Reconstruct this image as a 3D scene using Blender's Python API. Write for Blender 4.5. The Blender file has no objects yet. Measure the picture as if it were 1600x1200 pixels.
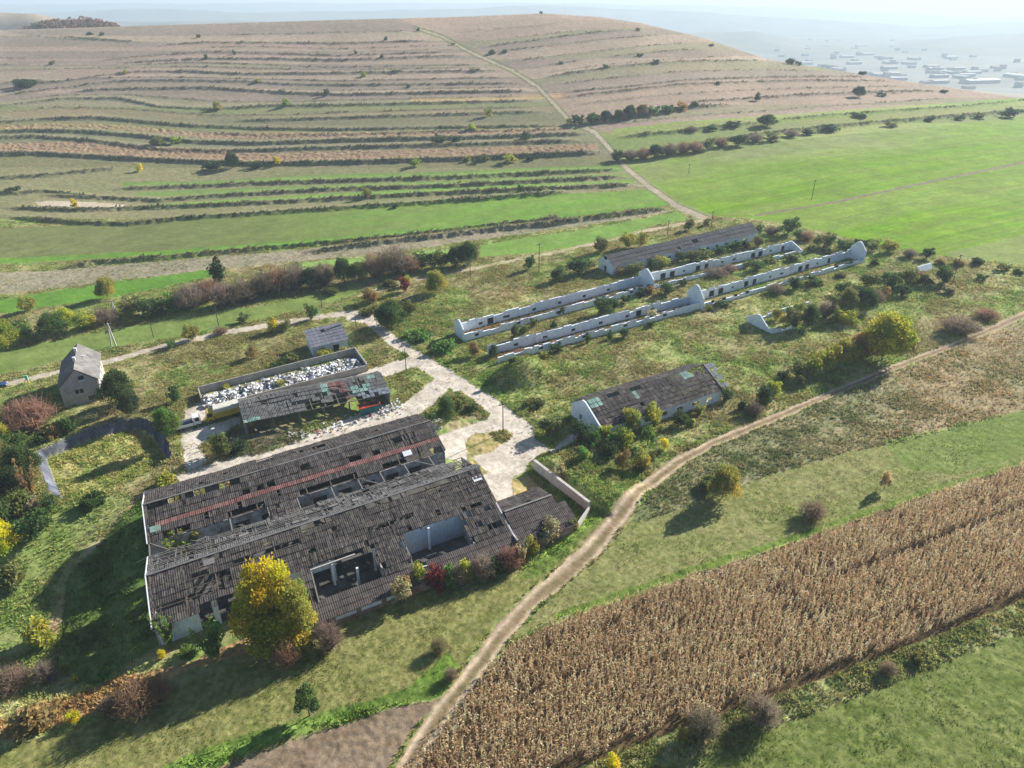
import bpy, math, random
import numpy as np
from mathutils import Vector

# ------------------------------------------------------------------ camera, sky, sun, exposure
S = bpy.context.scene
COL = S.collection
H = 80.0                      # camera height above the yard, metres
PITCH = math.radians(28.0)
FPX = 1110.6                  # focal length in photo pixels (1600 wide)
cam_d = bpy.data.cameras.new("camera")
cam = bpy.data.objects.new("camera", cam_d)
COL.objects.link(cam)
cam.location = (0, 0, H)
cam.rotation_euler = (math.radians(90) - PITCH, 0, 0)
cam_d.sensor_width = 36.0
cam_d.lens = 36.0 * FPX / 1600.0
cam_d.clip_start = 1.0
cam_d.clip_end = 60000.0
S.camera = cam

SUN_EL, SUN_AZ = math.radians(29), math.radians(37)      # azimuth from +X towards +Y
SUN_STRENGTH, SKY_STRENGTH, EXPOSURE = 5.0, 0.052, 1.12
HAZE_DENSITY = 0.00020
world = bpy.data.worlds.new("World")
S.world = world
world.use_nodes = True
wn = world.node_tree.nodes
sky = wn.new("ShaderNodeTexSky")
sky.sky_type = 'NISHITA'
sky.sun_disc = False
sky.sun_elevation = SUN_EL
sky.sun_rotation = math.radians(90) - SUN_AZ
sky.altitude = 400
sky.air_density = 1.0
sky.dust_density = 0.2
sky.ozone_density = 2.0
world.node_tree.links.new(sky.outputs[0], wn["Background"].inputs[0])
wn["Background"].inputs[1].default_value = SKY_STRENGTH
sun_d = bpy.data.lights.new("sun", 'SUN')
sun_d.energy = SUN_STRENGTH
sun_d.angle = math.radians(0.5)
sun_d.color = (1.0, 0.95, 0.88)
sun = bpy.data.objects.new("sun", sun_d)
COL.objects.link(sun)
sd = Vector((math.cos(SUN_EL) * math.cos(SUN_AZ), math.cos(SUN_EL) * math.sin(SUN_AZ), math.sin(SUN_EL)))
sun.rotation_euler = sd.to_track_quat('Z', 'Y').to_euler()
sun.location = (0, 0, 400)
S.view_settings.view_transform = 'Standard'
S.view_settings.look = 'None'
S.view_settings.exposure = EXPOSURE
S.view_settings.gamma = 1.0
S.cycles.max_bounces = 5
S.cycles.diffuse_bounces = 2
S.cycles.glossy_bounces = 1
S.cycles.transmission_bounces = 2
S.cycles.volume_bounces = 0
S.cycles.transparent_max_bounces = 8

rng = np.random.default_rng(7)
random.seed(7)

# ------------------------------------------------------------------ noise and colour helpers
def _hash(ix, iy, seed):
    h = (ix.astype(np.int64) * 374761393 + iy.astype(np.int64) * 668265263 + seed * 974634777) & 0x7fffffff
    h = ((h ^ (h >> 13)) * 1274126177) & 0x7fffffff
    h = (h ^ (h >> 16)) & 0xffff
    return h / 65535.0

def vnoise(x, y, seed=0):
    x = np.asarray(x, float); y = np.asarray(y, float)
    ix = np.floor(x); iy = np.floor(y)
    fx = x - ix; fy = y - iy
    fx = fx * fx * (3 - 2 * fx); fy = fy * fy * (3 - 2 * fy)
    a = _hash(ix, iy, seed); b = _hash(ix + 1, iy, seed)
    c = _hash(ix, iy + 1, seed); d = _hash(ix + 1, iy + 1, seed)
    return (a * (1 - fx) + b * fx) * (1 - fy) + (c * (1 - fx) + d * fx) * fy

def fbm(x, y, seed=0, oct=4, gain=0.5):
    r = 0; amp = 1.0; tot = 0
    for o in range(oct):
        r = r + amp * vnoise(x * 2 ** o + o * 17.3, y * 2 ** o - o * 9.1, seed + o * 31); tot += amp; amp *= gain
    return r / tot

def lin(c):
    c = np.asarray(c, float) / 255.0
    return np.where(c <= 0.04045, c / 12.92, ((c + 0.055) / 1.055) ** 2.4)

ALB = 0.70                    # sunlit picture tone -> surface albedo
def alb(r, g, b): return lin((r, g, b)) * ALB

def sstep(a, b, x):
    t = np.clip((x - a) / (b - a), 0, 1)
    return t * t * (3 - 2 * t)

# ------------------------------------------------------------------ terrain
cp, sp = math.cos(PITCH), math.sin(PITCH)
M1, M2 = 0.055, 0.02
AX = math.radians(26)                                   # direction of the farm buildings
EX, EY = math.cos(AX), math.sin(AX)
OX, OY = -55.97, 82.17                                  # west end of the southern barn's ridge
def to_local(x, y):
    dx = x - OX; dy = y - OY
    return dx * EX + dy * EY, -dx * EY + dy * EX
def to_world(s, t):
    return OX + s * EX - t * EY, OY + s * EY + t * EX

_cpx = np.array([-700, -300, 0, 200, 400, 533, 700, 850, 940, 1000, 1100, 1200, 1400, 1600, 1900, 2300], float)
_crow = np.array([56, 52, 47, 41, 35, 31, 27, 21, 27, 36, 60, 94, 126, 156, 190, 220], float)
_cY = np.array([900, 900, 900, 880, 860, 850, 850, 850, 830, 800, 760, 720, 660, 620, 590, 560], float)
_ca = (_cpx - 800) / FPX; _cb = (600 - _crow) / FPX
_cu = _ca / (cp + _cb * sp)
_cz = H + _cY * (-sp + _cb * cp) / (cp + _cb * sp)

def plane(x, y):
    return M1 * np.clip(x, -170, 150) + M2 * (np.clip(y, 20, 420) - 150)

def base_z(x, y):
    x = np.asarray(x, float); y = np.asarray(y, float)
    yy = np.maximum(y, 1.0)
    u = x / yy
    Yc = np.interp(u, _cu, _cY); zc = np.interp(u, _cu, _cz)
    Y0 = np.interp(u, [-.6, .1, .3, .7], [330, 330, 370, 400])
    s = np.clip((y - Y0) / (Yc - Y0), 0, 1)
    Sx = s * s * (3 - 2 * s)
    z = plane(x, y) * (1 - Sx) + zc * Sx
    # gentle swales on the hillside
    z = z + Sx * (1 - s) * 10 * (vnoise(x / 130 + 3, y / 300 + 1, 5) - 0.5)
    d = np.maximum(y - Yc, 0)
    z = z - 0.42 * d * d / (d + 90)
    return np.maximum(z, -118)

def tweak(x, y):
    """local relief of the farm: embankment, mound, retained yard, sunken pond"""
    s, t = to_local(x, y)
    z = np.zeros_like(s)
    # ground falls away west and south-west of the big barns
    z -= 2.6 * sstep(-2.5, -9, s) * sstep(34, 20, t) * sstep(-15, -3, t)
    # overgrown mound beside the stables
    r = np.hypot((s - 84) / 10.0, (t - 39) / 7.5)
    z += 4.6 * (1 - sstep(0.12, 1.0, r))
    # higher ground behind the retaining wall
    z += 1.9 * sstep(70.2, 71.4, s + (t - 3.5) * 0.17) * sstep(86, 76, s) * sstep(-17, -12.5, t) * sstep(7, 2, t)
    # pond
    z -= 2.4 * pond_depth(x, y)
    return z

def poly_sdf(px, py, P):
    """signed distance (negative inside) to polygon P"""
    P = np.asarray(P, float)
    d = np.full(np.shape(px), 1e18); inside = np.zeros(np.shape(px), bool)
    n = len(P)
    for i in range(n):
        ax, ay = P[i]; bx, by = P[(i + 1) % n]
        ex, ey = bx - ax, by - ay
        wx, wy = px - ax, py - ay
        k = np.clip((wx * ex + wy * ey) / (ex * ex + ey * ey + 1e-12), 0, 1)
        d = np.minimum(d, (wx - k * ex) ** 2 + (wy - k * ey) ** 2)
        if ey != 0:
            c = (ay > py) != (by > py)
            xi = ax + (py - ay) * ex / ey
            inside ^= c & (px < xi)
    d = np.sqrt(d)
    return np.where(inside, -d, d)

POND = None
def pond_depth(x, y):
    if POND is None: return np.zeros_like(np.asarray(x, float))
    sd_ = poly_sdf(x, y, POND)
    return sstep(0.2, -1.7, sd_)

def ray(px, py):
    a = (px - 800) / FPX; b = (600 - py) / FPX
    return a, cp + b * sp, -sp + b * cp

def ground(px, py, h=0.0):
    """world point on the ground seen at photo pixel px,py (h metres above it)"""
    a, dy, dz = ray(float(px), float(py))
    ts = np.concatenate([np.arange(40, 700, 1.0), np.arange(700, 2200, 3.0)])
    X = a * ts; Y = dy * ts; Z = H + dz * ts
    g = base_z(X, Y) + tweak(X, Y) + h
    i = np.argmax(Z < g)
    if i == 0: i = len(ts) - 1
    f0 = Z[i - 1] - g[i - 1]; f1 = Z[i] - g[i]
    k = f0 / (f0 - f1 + 1e-9)
    t = ts[i - 1] + k * (ts[i] - ts[i - 1])
    x, y = a * t, dy * t
    return x, y, float(base_z(x, y) + tweak(x, y))

def project(x, y, z):
    dep = y * cp - (z - H) * sp
    up = y * sp + (z - H) * cp
    return 800 + FPX * x / dep, 600 - FPX * up / dep

def height_at(x, y, z, row):
    """height of something standing at x,y,z whose top shows on photo row `row`"""
    b = (600 - row) / FPX
    k = (-sp + b * cp) / (cp + b * sp)
    return H + y * k - z

# sunken pond outline, in farm coordinates
POND = [to_world(*q) for q in [(-22, 64.5), (-14.5, 68.5), (-6, 69.6), (-1, 68), (2.0, 63), (4.2, 52), (4.6, 46.5), (0, 43.2), (-7, 40.6), (-15.5, 40.6), (-17.5, 44), (-20.5, 56)]]

def gz(x, y): return float(base_z(x, y) + tweak(x, y))

# ------------------------------------------------------------------ ground sheet on a fan of directions
def build_grid():
    uu = np.concatenate([np.arange(-1.42, -0.74, 0.0034), np.arange(-0.74, 0.74, 0.0019), np.arange(0.74, 1.42, 0.0034)])
    Ys = np.exp(np.linspace(math.log(22), math.log(1400), 2600))
    Yc = np.interp(uu, _cu, _cY)
    NV1, NV2 = 560, 470
    X = []; Y = []
    for u, yc in zip(uu, Yc):
        z = base_z(u * Ys, Ys)
        tau = (H - z) / Ys
        m = np.argmin(tau)                               # the skyline of this direction
        tm = np.minimum.accumulate(tau[:m + 1])
        rows = 600 - FPX * (sp - tm * cp) / (cp + tm * sp)
        rc = rows[-1]
        v = np.linspace(0, 1, NV1) ** 0.85
        tgt = np.concatenate([rc + (430 - rc) * v, np.linspace(430, 1215, NV2)[1:], [1225, 1240, 1265, 1300, 1350, 1420]])
        k = np.arange(len(rows)) * 1e-7
        yv = np.interp(-tgt, -(rows - k), Ys[:m + 1])   # rows fall while Ys grow
        ext = Ys[m] + np.array([420., 300., 210, 150, 105, 70, 45, 27, 14, 6])
        yv = np.concatenate([ext, yv])
        X.append(u * yv); Y.append(yv)
    return np.array(X).T, np.array(Y).T                   # [row, col], far rows first

GX, GY = build_grid()
GZ0 = base_z(GX, GY)
GPX, GPY = project(GX, GY, GZ0)                           # where the photograph shows each point of the terrain
GS, GT = to_local(GX, GY)
NR, NC = GX.shape

def N(scale, seed, oct=3):
    return fbm(GX / scale, GY / scale, seed, oct)
n_big = N(38, 1); n_mid = N(7, 2); n_fine = N(1.6, 3); n_tiny = vnoise(GX / .55, GY / .55, 4)
def contrast(n, k): return np.clip(0.5 + (n - 0.5) * k, 0, 1)
# drifts along the field direction
n_drill = fbm(GS / 30, GT / 1.5, 8, 3)
dist = np.hypot(GX, GY)
jx = (fbm(GX / 2.2, GY / 2.2, 11, 3) - .5) * np.clip(900 / dist, 0, 7)
jy = (fbm(GX / 2.2, GY / 2.2, 12, 3) - .5) * np.clip(700 / dist, 0, 6)
JX, JY = GPX + jx, GPY + jy

C = np.zeros((NR, NC, 3)); RELIEF = np.zeros((NR, NC)); TUFT = np.zeros((NR, NC)); CLS = np.zeros((NR, NC), np.int8)
BANK = np.zeros((NR, NC))

def mix(a, b, f): return np.asarray(a) * (1 - f[..., None]) + np.asarray(b) * f[..., None]

def pmask(P, soft=0):
    P = np.asarray(P, float)
    x0, y0 = P.min(0) - 8; x1, y1 = P.max(0) + 8
    bb = (JX > x0) & (JX < x1) & (JY > y0) & (JY < y1)
    m = np.zeros(JX.shape, bool)
    if bb.any():
        m[bb] = poly_sdf(JX[bb], JY[bb], P) < 0
    return m

def paint(m, ca, cb, f=None, relief=None, tuft=None, cls=None, amt=1.0):
    if not isinstance(m, np.ndarray): m = pmask(m)
    if f is None: f = contrast(0.45 * n_mid + 0.35 * n_fine + 0.2 * n_big, 2.6)
    c = mix(alb(*ca), alb(*cb), f[m])
    C[m] = C[m] * (1 - amt) + c * amt
    if relief is not None: RELIEF[m] = relief
    if tuft is not None: TUFT[m] = tuft
    if cls is not None: CLS[m] = cls

ALLM = np.ones((NR, NC), bool)
# the overgrown farm: dry stalks, nettles and grass in patches
weedmix = contrast(.5 * n_mid + .5 * n_fine, 3)
paint(ALLM, (112, 130, 68), (174, 166, 122), weedmix, relief=.15, tuft=.5)
lush = contrast(.6 * N(19, 21) + .4 * n_mid, 4)
C[:] = C * (1 - .62 * lush[..., None]) + mix(alb(82, 118, 40), alb(118, 146, 60), n_fine) * .62 * lush[..., None]
brown = contrast(.55 * N(15, 22) + .45 * N(3, 23), 5) * .55
C[:] = C * (1 - brown[..., None]) + mix(alb(150, 124, 96), alb(120, 104, 84), n_fine) * brown[..., None]

# ---------------- the hillside
hill_low = np.interp(JX, [-500, 0, 250, 500, 750, 1000, 1060, 1100, 1200, 1400, 1600, 2100], [350, 342, 343, 330, 312, 296, 322, 338, 330, 300, 262, 180])
hill_m = JY < hill_low
left_of_track = JX < np.interp(JY, [20, 58, 85, 110, 135, 165, 185, 205, 235, 258, 290, 322, 342], [600, 690, 740, 800, 840, 870, 890, 930, 955, 975, 1010, 1060, 1100])
hn = contrast(.4 * n_big + .35 * n_drill + .25 * n_mid, 2.2)
paint(hill_m, (174, 156, 140), (152, 142, 122), hn, relief=.12, tuft=.0, cls=6)
mid = hill_m & left_of_track & (JY > np.interp(JX, [0, 300, 900], [165, 168, 160]))
paint(mid, (138, 142, 106), (160, 148, 118), hn, relief=.15)
lower = hill_m & left_of_track & (JY > np.interp(JX, [-500, 0, 180, 300, 530, 960], [232, 240, 255, 258, 262, 245]))
paint(lower, (132, 138, 90), (156, 146, 112), hn, relief=.2)
paint(hill_m & ~left_of_track & (JY > np.interp(JX, [950, 1066, 1300, 1600], [206, 195, 178, 160])), (134, 156, 86), (156, 158, 104), hn)
# dry maize strips and green strips between the terraces
def band(xs, ya, yb): return [(x, y) for x, y in zip(xs, ya)] + [(x, y) for x, y in reversed(list(zip(xs, yb)))]
xs6 = [-200, 0, 130, 250, 400, 533, 730, 935]
paint(band(xs6, [222, 224, 222, 232, 240, 236, 232, 224], [240, 240, 240, 250, 254, 252, 246, 236]), (192, 164, 132), (170, 144, 114), n_fine, relief=.8)
paint(band([-200, 0, 120, 200, 320, 533, 700, 890], [195, 196, 192, 196, 208, 208, 206, 199], [205, 204, 202, 204, 217, 216, 213, 206]), (190, 162, 132), (168, 142, 114), n_fine, relief=.8)
paint(band([640, 760, 880], [155, 152, 145], [162, 160, 153]), (202, 172, 140), (190, 160, 124), n_fine)
paint(band([190, 300, 533, 700, 975], [284, 284, 272, 268, 256], [293, 291, 284, 280, 268]), (132, 160, 80), (116, 140, 76), hn, relief=.12)
paint(band([210, 300, 400, 533, 700, 985], [301, 297, 293, 288, 282, 271], [307, 306, 303, 296, 291, 277]), (126, 156, 76), (130, 146, 84), hn, relief=.12)
paint(band([220, 300, 400, 533, 700, 990], [322, 316, 309, 301, 294, 280], [326, 324, 317, 310, 302, 289]), (124, 166, 66), (132, 150, 82), hn, relief=.12)
paint([(55, 315), (80, 314), (150, 316), (200, 320), (190, 326), (120, 325), (60, 321)], (216, 202, 180), (196, 182, 156), relief=.1)
paint(band([960, 1066, 1250, 1500, 1600], [202, 190, 178, 160, 154], [207, 194, 181, 164, 158]), (150, 180, 76), (140, 160, 90), hn)
paint(band([1010, 1200, 1400, 1600], [206, 188, 172, 158], [211, 192, 176, 162]), (140, 168, 80), (140, 160, 90), hn)

# bank lines: (list of x,row), strength 0..1, half width in rows
LINES = [
 ([(300, 75), (400, 73), (533, 77), (705, 71)], .6, .6), ([(250, 80), (533, 82), (715, 77)], .5, .6), ([(150, 108), (300, 104), (420, 108), (533, 111), (780, 106)], .7, .7), ([(120, 123), (250, 121), (400, 124), (533, 127), (805, 121)], .7, .7), ([(350, 140), (460, 141), (533, 142), (828, 137)], .6, .6), ([(0, 160), (90, 150), (200, 148), (330, 158), (450, 160), (533, 157), (840, 151)], .6, .7), ([(0, 176), (90, 168), (200, 170), (330, 180), (450, 180), (533, 176), (850, 167)], .6, .7), ([(300, 206), (400, 212), (533, 211), (700, 206), (900, 204)], .7, .9),
 ([(790, 97), (900, 84), (1000, 73), (1100, 66)], .6, .6), ([(830, 116), (930, 104), (1050, 93), (1150, 88)], .6, .6), ([(850, 134), (960, 122), (1066, 112), (1200, 110), (1300, 112)], .6, .7), ([(880, 166), (1000, 153), (1066, 147), (1200, 140), (1430, 135)], .6, .8), ([(760, 64), (850, 54), (950, 44)], .6, .5), ([(910, 200), (1000, 190), (1066, 183), (1200, 174), (1350, 163), (1500, 153)], .6, .8), ([(0, 48), (100, 62), (240, 66)], .5, .6), ([(0, 112), (90, 108), (180, 106)], .5, .7),
 ([(80, 57), (150, 62), (225, 67)], .9, 1.2), ([(330, 56), (533, 52), (665, 49)], .7, .8), ([(235, 73), (330, 67), (533, 69), (690, 64)], .9, 1),
 ([(150, 95), (260, 86), (330, 82), (400, 84), (533, 88), (720, 82)], .9, .9), ([(180, 100), (320, 93), (420, 93), (533, 95), (735, 87)], 1, 1.1),
 ([(190, 104), (290, 98), (400, 101), (480, 105), (533, 106), (765, 102)], .7, .8), ([(40, 132), (100, 128), (170, 118), (220, 113), (300, 113), (380, 117), (533, 115), (790, 111)], 1, 1.1),
 ([(0, 150), (110, 137), (180, 128), (260, 126), (380, 128), (460, 133), (533, 134), (820, 131)], .9, 1), ([(100, 146), (160, 141), (320, 138), (450, 146), (533, 149), (835, 143)], 1, 1.3),
 ([(-100, 168), (0, 167), (100, 155), (190, 155), (250, 168), (330, 172), (420, 166), (533, 165), (845, 158)], .9, 1.1), ([(0, 130), (60, 129), (85, 128)], 1, 3.5), ([(-80, 101), (30, 101)], 1, 1.5), ([(-80, 90), (60, 92)], .8, 1.0),
 ([(-100, 184), (20, 184)], 1, 1.2), ([(360, 190), (440, 188), (533, 185), (860, 175)], .9, 1.2), ([(-100, 196), (0, 193), (80, 187), (150, 185), (230, 192), (300, 198), (400, 202), (533, 204), (880, 198)], 1, 1.4),
 ([(-100, 210), (60, 206), (130, 207), (220, 214), (300, 223), (400, 226), (533, 221), (760, 216), (925, 210)], 1, 2.0), ([(-100, 220), (60, 215), (150, 222), (250, 235), (340, 238), (533, 232), (700, 228), (915, 221)], 1, 1.6),
 ([(-100, 244), (60, 242), (150, 247), (280, 254), (400, 258), (533, 256), (730, 250), (950, 240)], 1, 2.6), ([(-100, 268), (0, 280), (80, 275), (200, 262)], .8, 2), ([(-100, 300), (20, 304), (70, 300), (180, 314)], .8, 2),
 ([(170, 297), (300, 293), (400, 288), (533, 284), (700, 279), (975, 266)], 1, 1.5), ([(60, 306), (170, 311), (250, 315), (330, 308), (400, 304), (533, 297), (700, 292), (985, 277)], 1, 1.5),
 ([(0, 326), (120, 330), (200, 328), (400, 319), (533, 312), (700, 303), (840, 297), (1000, 290)], 1, 1.8), ([(0, 340), (120, 350), (200, 352), (300, 342), (400, 336), (533, 327), (660, 319), (760, 312), (900, 301)], 1, 1.8),
 ([(715, 51), (830, 41), (910, 32)], .6, .7), ([(745, 76), (850, 62), (920, 53), (1000, 46)], .9, 1), ([(755, 83), (800, 79), (850, 73), (950, 62), (1050, 54)], .7, 1), ([(815, 109), (890, 98), (940, 91)], .6, .8), ([(930, 92), (1010, 83), (1066, 79), (1110, 78)], .6, 1),
 ([(840, 123), (910, 113), (970, 104), (1066, 97), (1215, 96)], .9, 1.2), ([(860, 147), (980, 137), (1066, 127), (1200, 122), (1365, 121)], .9, 1.1), ([(870, 154), (980, 142), (1066, 133), (1250, 127), (1405, 128)], .9, 1.2),
 ([(1066, 161), (1150, 157), (1250, 150), (1400, 145), (1475, 143)], 1, 1.5), ([(900, 192), (980, 184), (1066, 171), (1150, 164)], 1, 2.2), ([(955, 217), (1066, 207), (1130, 199), (1200, 192)], 1, 2.0), ([(1200, 190), (1300, 181), (1400, 174), (1500, 168), (1600, 158), (1800, 140)], .9, 1.3),
 ([(950, 247), (1066, 231), (1200, 211), (1300, 200), (1450, 187), (1600, 176), (1900, 150)], 1, 2.4),
 ([(470, 398), (600, 381), (760, 362), (860, 352), (960, 338), (1050, 327)], 1, 2.2), ([(90, 422), (150, 412), (250, 405), (400, 391), (600, 374), (800, 351), (900, 341)], .9, 2),
]
STEP = np.zeros((NR, NC)); NBAND = np.zeros((NR, NC), np.int64)
for pts, st, hw in LINES:
    a = np.array(pts, float); o = np.argsort(a[:, 0]); a = a[o]
    row = np.interp(JX, a[:, 0], a[:, 1], left=np.nan, right=np.nan)
    # smooth ends
    endf = np.clip(np.minimum(JX - a[0, 0], a[-1, 0] - JX) / 40.0, 0, 1)
    d = JY - row
    ok = np.isfinite(d) & (np.abs(d) < 14)
    isl = a[:, 0].mean() < 700 + 200 * (a[:, 1].mean() > 180) and not (a[0, 0] > 700)
    NBAND += (JY > np.interp(JX, a[:, 0], a[:, 1])) & (left_of_track == isl)
    wv = (.5 + .9 * vnoise(GX / 9, GY / 9, 41)) * hw * .62
    k = np.where(ok, np.exp(-(np.where(ok, d, 0) / wv) ** 2) * endf * st, 0)
    BANK[:] = np.maximum(BANK, k)
    lift = np.where(ok & (d < 0), np.clip(1 + d / 8, 0, 1), np.where(ok, np.clip(1 - d / 2.2, 0, 1), 0)) * endf * st
    STEP[:] = np.maximum(STEP, lift * (0.45 + .5 * hw))

# strips on the plain below the hill
fieldD = band([-300, 0, 250, 500, 800, 1012, 1048], [358, 357, 346, 328, 308, 296, 320], [415, 412, 402, 384, 352, 326, 322])
gl = sstep(150, 900, JX)
mD = pmask(fieldD)
paint(mD, (132, 138, 86), (118, 126, 74), n_drill, relief=.06, tuft=0, cls=3)
C[mD] = mix(C[mD] * .999, C[mD], gl[mD]) * 1.0
C[mD] = C[mD] * (1 - gl[mD][:, None]) + mix(alb(122, 166, 62), alb(138, 160, 80), contrast(n_drill[mD], 2.5)) * gl[mD][:, None]
edgeg = mD & (JY > np.interp(JX, [-300, 0, 250, 500, 800, 1048], [409, 404, 392, 373, 343, 317]))
paint(edgeg, (120, 164, 60), (112, 150, 66), n_drill)
paint(band([-300, 70, 200, 400, 600, 800, 960, 1050], [430, 424, 412, 396, 378, 356, 340, 328], [500, 452, 436, 415, 396, 368, 346, 330]), (146, 136, 114), (124, 122, 96), contrast(.5 * n_drill + .5 * n_mid, 2.4), relief=.22, tuft=.05, cls=0)
paint(band([-300, 0, 100, 170, 330], [510, 468, 452, 442, 421], [535, 490, 476, 466, 433]), (104, 152, 54), (118, 160, 66), n_drill, relief=.08, tuft=0, cls=3)
paint(band([750, 830, 900, 960, 1020, 1060, 1072], [383, 370, 360, 350, 338, 330, 340], [402, 396, 385, 372, 352, 346, 346]), (128, 168, 70), (136, 164, 84), n_drill, relief=.08, tuft=0, cls=3)
paint(band([470, 560, 640, 740], [410, 402, 395, 385], [418, 412, 404, 395]), (118, 148, 70), (126, 150, 80), n_drill, relief=.1, tuft=0)
paint(band([-300, 0, 60, 170, 300, 400, 520, 560], [590, 548, 536, 516, 491, 479, 456, 449], [640, 586, 572, 545, 523, 501, 472, 460]), (142, 160, 88), (124, 146, 74), contrast(.5 * n_drill + .5 * n_mid, 2), relief=.1, tuft=0, cls=3)
# right-hand wheat
wheat = [(985, 262), (1060, 246), (1200, 222), (1400, 203), (1600, 184), (2000, 150), (2200, 420), (1600, 415), (1560, 408), (1450, 398), (1350, 378), (1240, 352), (1185, 343), (1115, 337), (1060, 315), (1015, 283)]
mW = pmask(wheat)
paint(mW, (114, 164, 12), (142, 178, 40), contrast(.7 * n_drill + .3 * n_big, 2.2), relief=.05, tuft=0, cls=4)
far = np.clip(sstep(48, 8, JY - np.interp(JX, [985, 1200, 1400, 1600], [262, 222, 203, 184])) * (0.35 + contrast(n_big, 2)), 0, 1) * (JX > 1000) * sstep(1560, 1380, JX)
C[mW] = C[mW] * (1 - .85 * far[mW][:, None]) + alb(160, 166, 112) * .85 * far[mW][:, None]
wa_, wb_ = ground(1182, 336), ground(1600, 254); wang = math.atan2(wb_[1] - wa_[1], wb_[0] - wa_[0])
acr = -GX * math.sin(wang) + GY * math.cos(wang) + 1.5 * (vnoise(GX / 60, GY / 60, 14) - .5)
tram = (np.abs(acr % 18.0 - 9) < .42) | (np.abs(acr % 18.0 - 10.9) < .42)
C[mW & tram] = C[mW & tram] * .55 + alb(150, 150, 90) * .45
thin = contrast(fbm(GX / 9, GY / 9, 19, 4), 4) * .35
C[mW] = C[mW] * (1 - thin[mW][:, None]) + alb(132, 148, 66) * thin[mW][:, None]
C[mW] *= (.86 + .28 * fbm(acr / .9, acr * 0, 15, 2))[mW][:, None]
pale = contrast(fbm(GS / 120, GT / 22, 17, 3), 3.4) * .4
C[mW] = C[mW] * (1 - pale[mW][:, None]) + alb(158, 176, 92) * pale[mW][:, None]
paint(band([1480, 1600, 2000], [395, 366, 330], [402, 415, 460]), (160, 166, 110), (150, 160, 96), amt=.7)

def stroke(pts, w0, w1=None):
    """mask of a line of photo-pixel width w along pts"""
    w1 = w1 or w0
    P = np.array(pts, float); m = np.zeros(JX.shape, bool)
    L = np.concatenate([[0], np.cumsum(np.hypot(*np.diff(P, axis=0).T))])
    for i in range(len(P) - 1):
        a, b = P[i], P[i + 1]
        bb = (JX > min(a[0], b[0]) - 60) & (JX < max(a[0], b[0]) + 60) & (JY > min(a[1], b[1]) - 40) & (JY < max(a[1], b[1]) + 40)
        x = JX[bb]; y = JY[bb]; e = b - a
        k = np.clip(((x - a[0]) * e[0] + (y - a[1]) * e[1]) / (e @ e), 0, 1)
        d = np.hypot(x - a[0] - k * e[0], y - a[1] - k * e[1])
        w = w0 + (w1 - w0) * (L[i] + k * (L[i + 1] - L[i])) / L[-1]
        m[bb] |= d < w / 2
    return m
paint(stroke([(1182, 336), (1240, 327), (1300, 317), (1420, 291), (1600, 254), (1900, 200)], 3.2, 4.2), (150, 140, 116), (134, 128, 100), relief=.1, cls=1)
paint(stroke([(1290, 346), (1400, 323), (1450, 312), (1600, 288), (1800, 256)], 1.5), (140, 148, 86), (128, 140, 76), amt=.7)
TRACK = [(650, 44), (690, 57), (740, 84), (800, 110), (840, 135), (866, 163), (888, 187), (930, 207), (955, 235), (978, 262), (1012, 290), (1058, 322), (1105, 343)]
m = stroke(TRACK, 7, 12); paint(m, (134, 136, 98), (120, 128, 84), relief=.15, tuft=0)
m = stroke(TRACK, 2.2, 8); paint(m, (206, 190, 166), (176, 164, 138), relief=.08, tuft=0, cls=1)
paint(stroke([(845, 296), (930, 292), (1008, 290)], 2.2), (196, 184, 156), (180, 168, 140), relief=.05, cls=1)
paint(stroke([(560, 462), (640, 437), (700, 428), (760, 415), (850, 398), (930, 380), (1000, 362), (1100, 344)], 5, 4), (176, 162, 136), (150, 146, 108), contrast(n_mid, 3), relief=.1, tuft=.05)

# every strip between two banks is mown, grazed or ploughed differently
bt = _hash(NBAND * 7 + 3, NBAND * 0 + left_of_track, 5); bt2 = _hash(NBAND * 5 + 1, NBAND * 0 + left_of_track, 9)
tint = np.where((bt < .3)[..., None], np.array([.86, .86, .84]), np.where((bt < .55)[..., None], np.array([1.06, .98, .95]), np.where((bt < .78)[..., None], np.array([.88, .96, .78]), np.array([1.14, 1.1, 1.04]))))
hb = (CLS == 6) & (JY < 262)
C[hb] *= (tint * (.94 + .12 * bt2[..., None]))[hb]
# bank scrub colour on top of strips
bk = BANK[..., None] * (.55 + .45 * vnoise(GX / 4, GY / 4, 42)[..., None])
scrub = mix(alb(104, 100, 82), alb(88, 94, 66), contrast(N(5, 43), 2.5))
C[:] = C * (1 - .9 * bk) + scrub * .9 * bk
RELIEF[:] = np.maximum(RELIEF, BANK * .9)

# ---------------- foreground meadows, right-hand rough slope, ploughed and cropped land
paint([(-300, 1180), (0, 1172), (150, 1125), (260, 1080), (420, 1020), (520, 975), (640, 930), (760, 898), (830, 885), (880, 855), (930, 815), (960, 800), (905, 860), (815, 930), (765, 985), (715, 1050), (680, 1090), (560, 1110), (480, 1125), (380, 1160), (280, 1190), (180, 1290), (-300, 1330)],
      (132, 138, 74), (154, 152, 96), contrast(.25 * N(11, 51) + .3 * n_fine + .45 * n_tiny, 2.6), relief=.12, tuft=.45, cls=5)
paint([(250, 1200), (330, 1165), (470, 1122), (600, 1088), (700, 1050), (712, 1062), (690, 1088), (580, 1112), (470, 1148), (380, 1180), (300, 1215)], (104, 132, 56), (124, 144, 72), n_fine, relief=.3, tuft=.5)
paint([(900, 790), (925, 800), (945, 805), (860, 893), (830, 905), (800, 905), (840, 870)], (108, 138, 58), (132, 146, 78), n_fine, relief=.3, tuft=.4)
paint([(640, 1075), (700, 1020), (716, 1040), (690, 1065)], (108, 144, 56), (124, 148, 66), n_fine, relief=.25, tuft=.3)
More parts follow.
